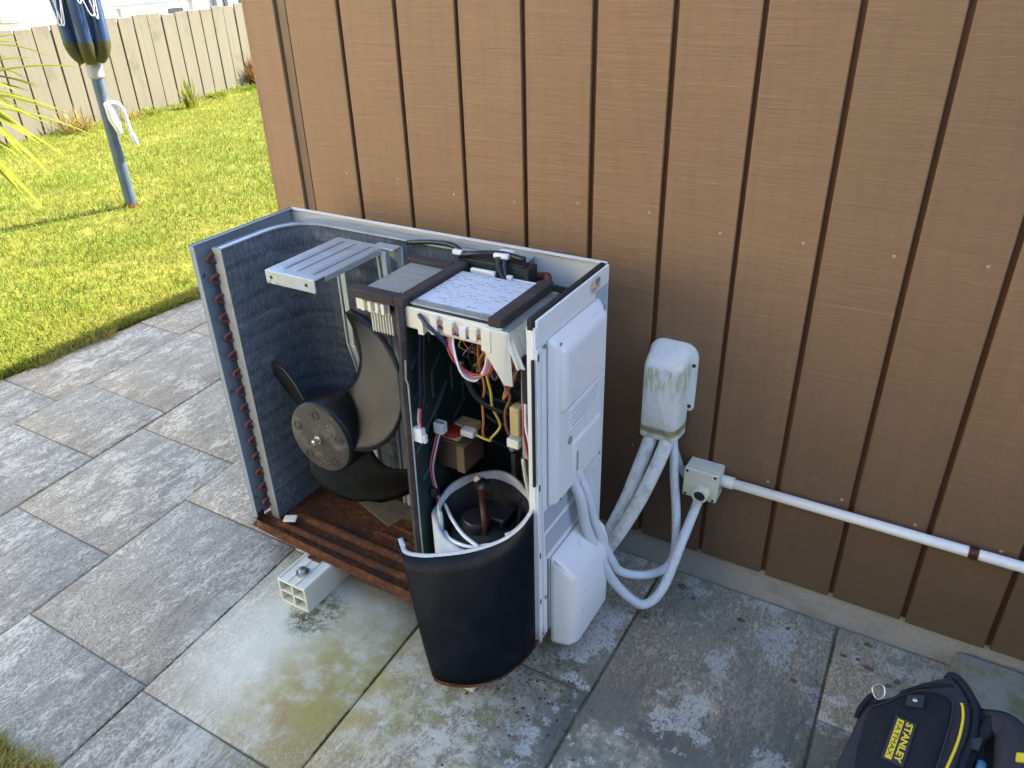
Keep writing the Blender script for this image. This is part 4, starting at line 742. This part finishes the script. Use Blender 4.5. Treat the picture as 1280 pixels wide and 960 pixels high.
# reactor with its loose plug
rc = MB().box(-.885, -.812, 1.14, 1.215, .432, .505).build('reactor', 'reactor', hp, bevel=.002)
box('reactor_top', mat_plastic_black('brown_top', (.05, .03, .022), (.09, .05, .035), (.12, .1, .08), .5), rc, -.8885, -.802, 1.132, 1.222, .5055, .512, bevel=.002); box('gold_strip', simple('old_brass_paint', (.16, .12, .05), .5), rc, -.832, -.813, 1.1375, 1.1395, .432, .50)
box('gasket', 'tan', rc, -.876, -.826, 1.138, 1.180, .5125, .5145); MB().lathe([(.020, 0), (.020, .010), (.016, .012)], (-.852, 1.158, .5145), (0, 0, 1), 16).build('red_disc', 'red', rc, smooth=True)
box('terminal_board', 'tan', rc, -.860, -.810, 1.175, 1.21, .513, .530, bevel=.002); box('spade_terminal', 'whitep', rc, -.828, -.795, 1.150, 1.172, .520, .536, bevel=.003)
pg = MB().box(-.876, -.852, 1.120, 1.140, .530, .556).build('plug', 'whitep', hp, bevel=.002)
for x in (-.871, -.864, -.857): box('plug_socket', 'dark', pg, x, x + .004, 1.125, 1.131, .5562, .5566)
for c, s in (('w_red', 0), ('w_white', .004), ('w_black', .008), ('w_pink', -.003)): wire([(-.868 + s, 1.13, .531), (-.872 + s, 1.118, .50), (-.882 + s, 1.11, .44), (-.880 + s, 1.115, .38), (-.878 + s, 1.12, .33), (-.862 + s, 1.10, .30), (-.845 + s, 1.09, .262)], c, .0024)
MB().lathe([(.009, -.012), (.012, -.006), (.012, .006), (.009, .012)], (-.884, 1.112, .375), (0, 0, 1), 12).build('cable_ring', 'dark', hp, smooth=True)
# compressor and its wraps
CC = Vector((-.762, 1.135, 0))
cpz = MB().lathe([(.088, Z0+.01), (.092, .20), (.092, .265), (.080, .30), (.05, .318), (.0, .322)], CC, n=36).build('compressor', 'rubber', hp, smooth=True)
MB().lathe([(.034, .318), (.036, .336), (.030, .345), (.0, .347)], CC + Vector((-.01, -.02, 0)), n=20).build('terminal_cap', 'dark', cpz, smooth=True)
box('terminal_cover', 'dark', cpz, -.775, -.71, 1.125, 1.185, .312, .345, bevel=.006, seg=3)
def wrap(name, mat, r, a0, a1, z0, ztop, th, n=40, flat=.9, parent=hp):
    rows = []
    for i in range(n + 1):
        a = a0 + (a1 - a0)*i/n; q = 1 + .03*math.sin(4*a) + .008*math.sin(11*a); x, y = CC.x + r*q*math.cos(a), CC.y + r*q*flat*math.sin(a); rows.append([(x, y, z0), (x, y, (z0 + ztop(a))/2), (x, y, ztop(a))])
    return MB().loft(rows, closed=False).build(name, mat, parent, smooth='all', solid=th, off=0)
wrap('felt_wrap', 'felt', .104, math.radians(-35), math.radians(222), .16, lambda a: .368 + .022*math.sin(a) + .003*math.sin(5*a), .008)
wrap('felt_wrap', 'felt', .116, math.radians(-175), math.radians(-12), .16, lambda a: .318 - .012*math.cos(a) + .005*math.sin(4*a), .011)
wrap('inner_wrap', 'rubber', .098, math.radians(-40), math.radians(220), .16, lambda a: .352 + .018*math.sin(a), .005)
MB().loft([[(-.80, 1.318, .20), (-.80, 1.316, .44)], [(-.72, 1.312, .20), (-.72, 1.308, .455)], [(-.64, 1.29, .20), (-.64, 1.285, .43)], [(-.606, 1.24, .20), (-.606, 1.235, .38)], [(-.604, 1.14, .20), (-.604, 1.14, .40)]], closed=False).build('felt_sheet', 'felt', hp, smooth='all', solid=.006)
for nm, pts, r, mt in (('copper_pipe', [(-.742, 1.10, .31), (-.742, 1.10, .345), (-.752, 1.112, .372), (-.776, 1.145, .385), (-.786, 1.165, .386)], .0075, 'copper'), 
    ('copper_pipe', [(-.70, 1.255, .30), (-.70, 1.255, .50), (-.715, 1.265, .545)], .008, 'dark'), ('copper_pipe', [(-.655, 1.19, .33), (-.655, 1.19, .56)], .0085, 'copper'), ('copper_pipe', [(-.63, 1.17, .36), (-.63, 1.17, .60), (-.625, 1.18, .64)], .0085, 'copper'),
    ('copper_pipe', [(-.76, 1.28, .34), (-.76, 1.28, .53), (-.74, 1.285, .56), (-.70, 1.285, .56), (-.68, 1.28, .53), (-.68, 1.28, .36)], .007, 'copper'), ('copper_pipe', [(-.665, 1.185, .545), (-.648, 1.178, .56), (-.628, 1.175, .552)], .011, 'copper')):
    MB().tube(spline(pts, 7), r, 12).build(nm, mt, hp, smooth=True)
MB().lathe([(.016, -.02), (.018, -.012), (.018, .012), (.012, .02)], (-.786, 1.168, .386), (.8, -.5, .3), 14).build('pipe_fitting', 'dark', hp, smooth=True)
MB().lathe([(.010, 0), (.010, .012), (.0, .014)], (-.799, 1.172, .392), (-.8, .3, .5), 6).build('brass_nut', 'w_cream', hp, smooth=True)
rv = MB().lathe([(.020, -.035), (.024, -.03), (.024, .03), (.020, .035)], (-.645, 1.185, .50), (0, 0, 1), 16).build('reversing_valve', 'dark', hp, smooth=True); MB().lathe([(.025, .012), (.025, .022)], (-.645, 1.185, .50), (0, 0, 1), 16).build('valve_band', 'copper', rv, smooth=True)
MB().lathe([(.013, 0), (.013, .022), (.008, .024), (.008, .035)], (-.745, 1.26, .465), (0, -1, 0), 6).build('valve_nut', 'steel', hp, bevel=.001)
box('valve_body', 'dark', hp, -.79, -.71, 1.262, 1.31, .42, .50, bevel=.01, seg=3)
wire([(-.66, 1.12, .44), (-.668, 1.13, .40), (-.68, 1.135, .34), (-.69, 1.15, .30)], 'w_black', .0035)
wire([(-.858, 1.115, .345), (-.82, 1.085, .342), (-.77, 1.055, .338), (-.72, 1.04, .335)], 'w_white', .0042); wire([(-.83, 1.07, .31), (-.80, 1.05, .315), (-.75, 1.045, .32), (-.70, 1.06, .335)], 'w_white', .0045)
for y_, z_ in ((1.124, .455), (1.326, .455), (1.124, .81), (1.326, .81)): MB().lathe([(.004, 0), (.004, .0015), (.002, .002)], (X1+.0210, y_ + (.006 if y_ < 1.2 else -.006), z_), (1, 0, 0), 8).build('cover_screw', 'steel', hc, smooth=True)
# heavy black sound blanket hanging open at the front
top = spline([(-.897, .985, .322), (-.876, .976, .302), (-.835, .980, .305), (-.790, .990, .318), (-.722, 1.012, .342), (-.660, 1.034, .378), (-.620, 1.050, .420), (-.601, 1.066, .455)], 5)
bot = spline([(-.772, .908, .076), (-.758, .891, .072), (-.735, .886, .070), (-.705, .893, .070), (-.665, .914, .072), (-.628, .955, .075), (-.606, 1.015, .078), (-.601, 1.064, .080)], 5)
def sheet(o0, name, mat, th, dz, parent):
    rows = []
    for i, (a, b) in enumerate(zip(top, bot)):
        row = []
        for k in range(9):
            u = k/8; p = Vector(b).lerp(Vector(a) + Vector((0, 0, dz)), u); p.y -= .010*math.sin(math.pi*u)*math.sin(math.pi*i/len(top)); 
            tn = (Vector(top[min(i+1, len(top)-1)]) - Vector(top[max(i-1, 0)])); nrm = Vector((-tn.y, tn.x, 0)).normalized(); row.append(p + nrm*o0)
        rows.append(row)
    return MB().loft(rows, closed=False).build(name, mat, parent, smooth='all', solid=th, off=0)
bl = sheet(0, 'sound_blanket', 'blanket', .004, 0, hp); sheet(.0075, 'blanket_lining', 'felt', .0105, .0035, bl)
m = MB(); m.loft([[(p[0]-.001, p[1]-.004, .068), (p[0]-.001, p[1]+.012, .068), (p[0]-.001, p[1]+.012, .0745), (p[0]-.001, p[1]-.004, .0745)] for p in bot[7:]]); m.build('rusty_edge', 'rust', bl, smooth=True)
# ---------------------------------------------------------------- hollow blocks under the unit
def block(x, lab, bolt):
    r = thing('support_block', (x + .045, 1.18, 0), lab, 'support block', 'hollow plastic blocks under the heat pump'); a, b, h, t = x, x + .092, .078, .005; m = MB(); y0, y1 = .94, 1.43
    m.box(a, b, y0, y1, .002, .002 + t).box(a, b, y0, y1, h - t, h).box(a, a + t, y0, y1, .0071, h - t - .0001).box(b - t, b, y0, y1, .0071, h - t - .0001).box(a + .0435, a + .0485, y0 + .001, y1, .0071, h - t - .0001).box(a + t, a + .0434, y0 + .001, y1, .0375, .0415).box(a + .0486, b - t, y0 + .001, y1, .0375, .0415)
    m.build('block_body', 'block', r, bevel=.0014)
    for xa in (a + .001, a + .030, a + .056, b - .006): box('top_ridge', 'block', r, xa, xa + .005, y0 + .002, y1, h + .0001, h + .003, bevel=.001)
    if bolt:
        MB().lathe([(.017, 0), (.017, .003)], (a + .046, .985, h + .0032), n=20).build('washer', 'steel', r, smooth=True); MB().lathe([(.011, .003), (.011, .012), (.007, .013)], (a + .046, .985, h + .0032), n=6).build('bolt_head', 'steel', r, bevel=.001)
        MB().box(a + .02, a + .06, 1.03, 1.06, h + .0035, h + .008).build('foot', 'rust', r)
    return r
block(-1.270, 'cream hollow plastic block with a steel bolt under the fan end of the heat pump', True)
block(-.783, 'cream hollow plastic block mostly hidden below the black sound blanket', False)
fc = MB().box(-1.386, -1.352, 1.086, 1.110, Z0+.0275, Z0+.033, R=Matrix.Rotation(.5, 3, 'Z'), c=(-1.369, 1.098, .11)).build('cardboard_chip', 'cream', bevel=.001)
tag(fc, 'small square cream chip lying in the front corner of the rusty tray', 'chip')
# ---------------------------------------------------------------- pipe cover, junction box, conduits on the wall
YF = YW - .014
pc = thing('pipe_cover', (-.485, YF, .55), 'weathered white plastic pipe cover with green algae screwed to the brown wall', 'pipe cover')
def rrect(x0, x1, z0, z1, r, y, n=6, rb=None):
    out = []
    for cx, cz, a0, rr in ((x1 - r, z1 - r, 0, r), (x0 + r, z1 - r, 90, r), (x0 + (rb or r), z0 + (rb or r), 180, rb or r), (x1 - (rb or r), z0 + (rb or r), 270, rb or r)):
        for k in range(n + 1): a = math.radians(a0 + 90*k/n); out.append((cx + rr*math.cos(a), y, cz + rr*math.sin(a)))
    return out
MB().loft([rrect(-.540, -.427, .500, .668, .034, YF - .0005, rb=.012), rrect(-.540, -.427, .500, .668, .034, YF - .007, rb=.012), rrect(-.536, -.431, .503, .664, .032, YF - .010, rb=.011)]).build('wall_flange', 'oldwhite', pc, smooth=True)
MB().loft([rrect(-.536, -.440, .438, .662, .026, YF - .0105, rb=.006), rrect(-.535, -.441, .4385, .655, .024, YF - .030, rb=.006), rrect(-.533, -.443, .439, .642, .020, YF - .052, rb=.006), rrect(-.529, -.448, .440, .632, .014, YF - .066, rb=.006), rrect(-.522, -.456, .446, .618, .010, YF - .071, rb=.006)]).build('cover_body', 'coverbody', pc, smooth=True, angle=55)
for x, z in ((-.478, .657), (-.436, .515), (-.434, .62)): MB().lathe([(.0045, 0), (.004, .0015), (.0, .002)], (x, YF - (.0105 if x > -.44 else .012), z), (0, -1, 0), 10).build('screw', 'rust', pc, smooth=True)
def trunk(lab, pts, r):
    o = MB().tube(spline(pts, 8), r, 14); q = o.build('lagged_pipe', 'trunk', smooth='all'); return tag(q, lab, 'pipe', 'lagged pipes from the wall cover')
trunk('left white painted lagged pipe sloping from the pipe cover behind the heat pump', [(-.505, 1.470, .470), (-.507, 1.460, .430), (-.520, 1.430, .355), (-.537, 1.405, .275), (-.56, 1.385, .20), (-.578, 1.365, .14), (-.585, 1.34, .12)], .0165)
trunk('right white painted lagged pipe crossing below the pipe cover towards the heat pump', [(-.465, 1.470, .470), (-.467, 1.455, .43), (-.476, 1.425, .38), (-.498, 1.395, .30), (-.530, 1.372, .215), (-.560, 1.352, .150), (-.583, 1.325, .11)], .0165)
jb = thing('junction_box', (-.380, YF, .338), 'square off-white junction box with a round dark-centred gland on the brown wall', 'junction box')
MB().box(-.419, -.339, YF - .040, YF - .0005, .300, .377).build('box_body', 'jbox', jb, bevel=.003, seg=3)
MB().box(-.4195, -.3385, YF - .054, YF - .0405, .2995, .3775).build('box_lid', 'jbox', jb, bevel=.003, seg=3)
for x, z in ((-.412, .306), (-.346, .306), (-.412, .371), (-.346, .371)): MB().lathe([(.0035, 0), (.0035, .001)], (x, YF - .0541, z), (0, -1, 0), 10).build('lid_screw', 'dark', jb)
kn = MB().lathe([(.020, 0), (.020, .004), (.0185, .006), (.0185, .018), (.0135, .019), (.0135, .010)], (-.373, YF - .0545, .322), (0, -1, 0), 24).build('gland', 'jbox', jb, smooth=True); MB().lathe([(.0134, 0), (.0134, .006), (.010, .0075)], (-.373, YF - .0645, .322), (0, -1, 0), 20).build('gland_plug', simple('navy_plug', (.012, .014, .03), .3), kn, smooth=True)
MB().lathe([(.015, 0), (.015, .022), (.0125, .024)], (-.385, YF - .026, .2995), (0, 0, -1), 18).build('bottom_gland', 'jbox', jb, smooth=True)
MB().lathe([(.0145, 0), (.0145, .028), (.0125, .029)], (-.3385, YF - .019, .345), (1, 0, 0), 18).build('side_coupling', 'oldwhite', jb, smooth=True)
for x, y in ((-.405, YF-.012), (-.355, YF-.012), (-.38, YF-.03)): MB().lathe([(.004, 0), (.003, .002)], (x, y, .3774), (0, 0, 1), 8).build('knockout', 'jbox', jb)
cd = MB().tube([(-.311, YF - .019, .345), (.1, YF - .019, .3455), (.6, YF - .019, .347), (4.5, YF - .019, .35)], .0115, 18).build('wall_conduit', 'pvc', smooth='all')
tag(cd, 'straight rigid white conduit running right along the brown wall from the junction box', 'conduit')
MB().lathe([(.0125, -.009), (.0135, -.008), (.0135, .008), (.0125, .009)], (.180, YF - .019, .3458), (1, 0, 0), 18).box(.172, .188, YF - .010, YF - .0005, .322, .338).build('pipe_clip', 'copper', cd, smooth=True)
def hose(lab, pts, r, mat='hose'):
    P = spline(pts, 40); # resample to an even pitch
    d = [0]
    for a, b in zip(P, P[1:]): d.append(d[-1] + (b - a).length)
    n = int(d[-1]/.0017); Q = []; R = []; j = 0
    for i in range(n + 1):
        s_ = d[-1]*i/n
        while j < len(d) - 2 and d[j+1] < s_: j += 1
        Q.append(P[j].lerp(P[j+1], (s_ - d[j])/max(1e-9, d[j+1] - d[j]))); R.append(r - (.0016 if i % 4 == 0 else 0))
    return tag(MB().tube(Q, R, 14).build('flexible_conduit', mat, smooth='all'), lab, 'conduit', 'flexible conduits beside the heat pump')
hose('flexible conduit forming the lower loop up into the underside of the junction box', [(-.583, 1.20, .475), (-.576, 1.205, .44), (-.566, 1.213, .40), (-.560, 1.235, .305), (-.535, 1.275, .185), (-.516, 1.302, .110), (-.480, 1.318, .062), (-.441, 1.325, .052), (-.412, 1.36, .09), (-.397, 1.43, .19), (-.387, YF - .027, .268), (-.385, YF - .026, .29)], .0118)
hose('flexible conduit forming the upper loop and rising into the pipe cover', [(-.582, 1.226, .475), (-.572, 1.229, .44), (-.560, 1.235, .40), (-.549, 1.26, .30), (-.525, 1.30, .18), (-.509, 1.33, .122), (-.462, 1.372, .098), (-.430, 1.42, .095), (-.418, 1.445, .13), (-.426, 1.458, .23), (-.443, 1.470, .33), (-.452, 1.475, .40), (-.462, 1.478, .46)], .0108)
hose('short dark ribbed conduit stub between the pipe cover and junction box', [(-.462, 1.485, .425), (-.450, 1.487, .385), (-.435, 1.488, .352), (-.418, 1.488, .335)], .0105, MAT['ltgrey'])

# ---------------------------------------------------------------- tool bag
n = Vector((-.15064919, -.35151478, .9239817)); u = Vector((.98696767, 0, .16091864)); v = Vector((-.05656528, .93618233, .34693372)); p0 = Vector((.13, 1.19, .2))
def B(a, b, h=0): return p0 + u*a + v*b + n*h
bag = thing('tool_bag', (.15, 1.12, 0), 'black and charcoal tool bag with yellow piping and a yellow lettered patch', 'tool bag')
def smooth_poly(p, it=2):
    for _ in range(it):
        q = []
        for a, b in zip(p, p[1:] + p[:1]): q += [(a[0]*.75 + b[0]*.25, a[1]*.75 + b[1]*.25), (a[0]*.25 + b[0]*.75, a[1]*.25 + b[1]*.75)]
        p = q
    return p
outer = [(-.135, -.27), (-.125, -.20), (-.1119, -.16), (-.1014, -.1165), (-.090, -.0687), (-.0858, -.044), (-.0773, -.012), (-.0356, .0066), (-.0254, .0203), (.0067, .0496), (.0398, .0685), (.0588, .0814), (.0745, .070), (.0948, .0373), (.0997, .009), (.0973, -.0306), (.088, -.0652), (.078, -.12), (.06, -.20), (.04, -.27)]
def ringz(poly, s, h, c=(0, -.09)): return [B(c[0] + (p[0] - c[0])*s, c[1] + (p[1] - c[1])*s, h) for p in poly]
oo = smooth_poly(outer, 1); rows = [ringz(oo, .5, -.004), ringz(oo, .80, -.002), ringz(oo, .95, -.007), ringz(oo, 1.0, -.018), ringz(oo, 1.01, -.05), ringz(oo, 1.0, -.10)]
gl = [Vector((p.x, p.y + .03, max(.004, min(.07, p.z*.3)))) if True else p for p in ringz(oo, .96, -.15)]
for p in gl: p.z = .062 if (p.y > 1.285 and p.x > .2) else .004
rows.append(gl)
MB().loft(rows).build('bag_body', 'baggrey', bag, smooth='all', sub=1)
panel = smooth_poly([(-.075, -.26), (-.0741, -.1469), (-.0758, -.1079), (-.0689, -.0455), (-.064, -.030), (-.0389, -.0135), (-.0233, .0035), (.0206, .0294), (.0609, .0266), (.0652, -.0055), (.0596, -.0496), (.0512, -.1035), (.03, -.20), (.01, -.26)], 1)
MB().loft([ringz(panel, 1, -.006), ringz(panel, 1, .0015), ringz(panel, .97, .0035), ringz(panel, .6, .0065), ringz(panel, .2, .0075)]).build('front_pocket', 'bagblack', bag, smooth='all')
MB().tube(spline([B(.0785, .024, .001), B(.0815, .015, .001), B(.0832, -.0094, .001), B(.0786, -.0495, .002), B(.0668, -.0981, .004), B(.05, -.16, .004), B(.02, -.25, .002)], 8), .0024, 8).build('piping', 'yellow', bag, smooth='all')
edge = [B(a, b, -.012) for a, b in ((.046, .071), (.0588, .0795), (.0775, .068), (.0975, .0373), (.1025, .009), (.1005, -.0306), (.091, -.0652), (.081, -.12), (.064, -.20))]
MB().tube(spline(edge, 8), [.0016 + .005*min(1, i/10) for i in range(len(spline(edge, 8)))], 8).build('edge_binding', 'bagzip', bag, smooth='all')
MB().tube(spline([p + n*(-.022) + u*.006 for p in edge], 8), [.0016 + .006*min(1, i/14) for i in range(len(spline(edge, 8)))], 8).build('edge_binding', 'bagzip', bag, smooth='all')
MB().tube(spline([B(-.02, .012, .0035), B(.01, .034, .0025), B(.05, .052, -.004), B(.063, .055, -.006)], 6), .0035, 8).build('seam_fold', 'bagblack', bag, smooth='all')
MB().tube(spline([B(-.068, -.03, .004), B(-.040, -.0125, .0045), B(-.022, .005, .0045), B(.021, .0305, .004), B(.061, .028, .003), B(.0655, -.006, .004), B(.06, -.05, .005), B(.0515, -.104, .006), B(.03, -.20, .005)], 6), .0014, 6).build('pocket_seam', 'baggrey', bag, smooth='all')
sq = MB().prism([B(-.0095, .0115, .0062), B(.0228, .0195, .0050), B(.0205, -.0100, .0085), B(-.0110, -.0150, .0085)][::-1], n*.003).build('leather_tab', 'bagblack', bag, bevel=.0012)
MB().loft([[B(a, b, .0105) for a, b in ((-.007, .009), (.0205, .0165), (.0185, -.0085), (-.0085, -.0125))], [B(a, b, .0112) for a, b in ((-.007, .009), (.0205, .0165), (.0185, -.0085), (-.0085, -.0125))]]).build('tab_inset', 'patch', sq)
MB().lathe([(.0042, 0), (.0042, .0018), (.002, .003)], B(.0055, .0025, .0112), n, 16).build('snap_stud', 'steel', sq, smooth=True)
# lettered patch
pcn = (-.0110, -.0792); d = Vector((-.159, -.987)).normalized(); w = Vector((d.y*-1, d.x)); hl, hw = .043, .0185
R = (u*d.x + v*d.y).normalized(); U = (u*w.x + v*w.y).normalized()
def Pt(a, b, h): return B(pcn[0], pcn[1], h) + R*a + U*b
ph = .0085
pa = MB().prism([Pt(-hl, -hw, ph), Pt(hl, -hw, ph), Pt(hl, hw, ph), Pt(-hl, hw, ph)], n*.0022).build('logo_patch', 'patch', bag, bevel=.001)
MB().loft([[Pt(a, b, ph + .0024) for a, b in ((-.0375, -.0130), (.0385, -.0130), (.0385, -.0020), (-.0375, -.0020))], [Pt(a, b, ph + .0030) for a, b in ((-.0375, -.0130), (.0385, -.0130), (.0385, -.0020), (-.0375, -.0020))]]).build('yellow_bar', 'yellow', pa)
def text(s, size, a, b, h, mat, sx=1, off=.0, name='lettering'):
    cu = bpy.data.curves.new('t', 'FONT'); cu.body = s; cu.size = 1; cu.extrude = .012; cu.offset = off; cu.align_x = 'CENTER'; cu.align_y = 'CENTER'; cu.resolution_u = 2
    t = bpy.data.objects.new('t', cu); COL.objects.link(t); me = bpy.data.meshes.new_from_object(t.evaluated_get(bpy.context.evaluated_depsgraph_get())); bpy.data.objects.remove(t)
    bb = [v_.co.x for v_ in me.vertices]; by = [v_.co.y for v_ in me.vertices]; cx, cy_ = (max(bb) + min(bb))/2, (max(by) + min(by))/2; wx, wy = max(bb) - min(bb), max(by) - min(by)
    L = wloc(pa)
    for q in me.vertices:
        x, y, z = q.co; q.co = Pt(a + (x - cx)/wx*size[0], b + (y - cy_)/wy*size[1], h + (z + .012)*.02) - L
    me.materials.append(MAT[mat]); o = bpy.data.objects.new(name, me); COL.objects.link(o); o.parent = pa; return o
text('STANLEY', (.076, .0120), .0005, .0078, ph + .0023, 'yellow', off=.03); text('FATMAX', (.068, .0074), .0005, -.0075, ph + .0031, 'rubber', off=-.004)
# D-ring, web straps, padded strap
MB().tube(spline([B(-.0640, -.0060, .010), B(-.0668, .0035, .014), B(-.058, .0115, .017), B(-.049, .011, .017), B(-.0455, .003, .014), B(-.047, -.0075, .010), B(-.056, -.0135, .008), B(-.0640, -.0060, .010)], 6), .0017, 8).build('d_ring', 'steel', bag, smooth='all')
MB().loft([[B(-.0773, -.012, -.012), B(-.060, -.004, .004), B(-.052, -.018, .006), B(-.074, -.026, -.012)], [B(-.0773, -.012, -.006), B(-.060, -.004, .0075), B(-.052, -.018, .0095), B(-.074, -.026, -.006)]]).build('ring_tab', 'bagblack', bag, bevel=.002)
MB().tube(spline([B(-.088, -.052, -.012), B(-.083, -.034, -.004), B(-.072, -.013, .001), B(-.066, -.006, .004)], 6), .0045, 8).build('side_loop', 'bagblack', bag, smooth='all')
def ribbon(pts, w0, th, name, mat, parent=bag, dirv=None):
    P = spline(pts, 6); rows = []
    for i, p in enumerate(P):
        t = (P[min(i+1, len(P)-1)] - P[max(i-1, 0)]).normalized(); s_ = t.cross(n).normalized()*w0/2; rows.append([p - s_, p - s_*.6 + n*th*.9, p + n*th, p + s_*.6 + n*th*.9, p + s_, p + s_*.6 - n*th*.4, p - s_*.6 - n*th*.4])
    return MB().loft(rows).build(name, mat, parent, smooth='all')
sp = ribbon([B(.092, .012, -.055), B(.125, .012, -.028), B(.155, .006, -.020), B(.162, -.035, -.020), B(.160, -.085, -.030), B(.150, -.16, -.05), B(.12, -.22, -.08)], .056, .020, 'padded_strap', 'baggrey')
MB().hexa([B(.1655, -.0370, -.004), B(.186, -.0325, -.004), B(.1865, -.0495, -.004), B(.165, -.0540, -.004)], [B(.1655, -.0370, .006), B(.186, -.0325, .004), B(.1865, -.0495, .004), B(.165, -.0540, .006)]).build('yellow_tag', 'yellow', sp, bevel=.003)
ribbon([B(.128, .018, -.012), B(.120, -.008, -.012), B(.105, -.035, -.022), B(.094, -.075, -.03), B(.085, -.13, -.035)], .022, .004, 'web_strap', 'bagblack'); ribbon([B(.104, .030, -.02), B(.112, .010, -.022), B(.110, -.02, -.03), B(.112, -.06, -.04)], .02, .004, 'web_strap', 'bagzip')
MB().hexa([B(.098, -.030, -.016), B(.118, -.022, -.016), B(.112, -.050, -.020), B(.094, -.052, -.020)], [B(.098, -.030, -.004), B(.118, -.022, -.004), B(.112, -.050, -.008), B(.094, -.052, -.008)]).build('buckle', 'dark', bag, bevel=.003)
MB().tube([B(.118, -.060, -.030), B(.116, -.075, -.028), B(.110, -.12, -.028)], .008, 10).build('blue_loop', 'bagblue', bag, smooth='all')
MB().loft([ringz(smooth_poly([(.08, .035), (.125, .03), (.14, -.02), (.14, -.10), (.12, -.20), (.06, -.20), (.085, -.06)], 1), 1, q, (.11, -.08)) for q in (-.16, -.075, -.05)]).build('side_pocket', 'bagblack', bag, smooth='all')
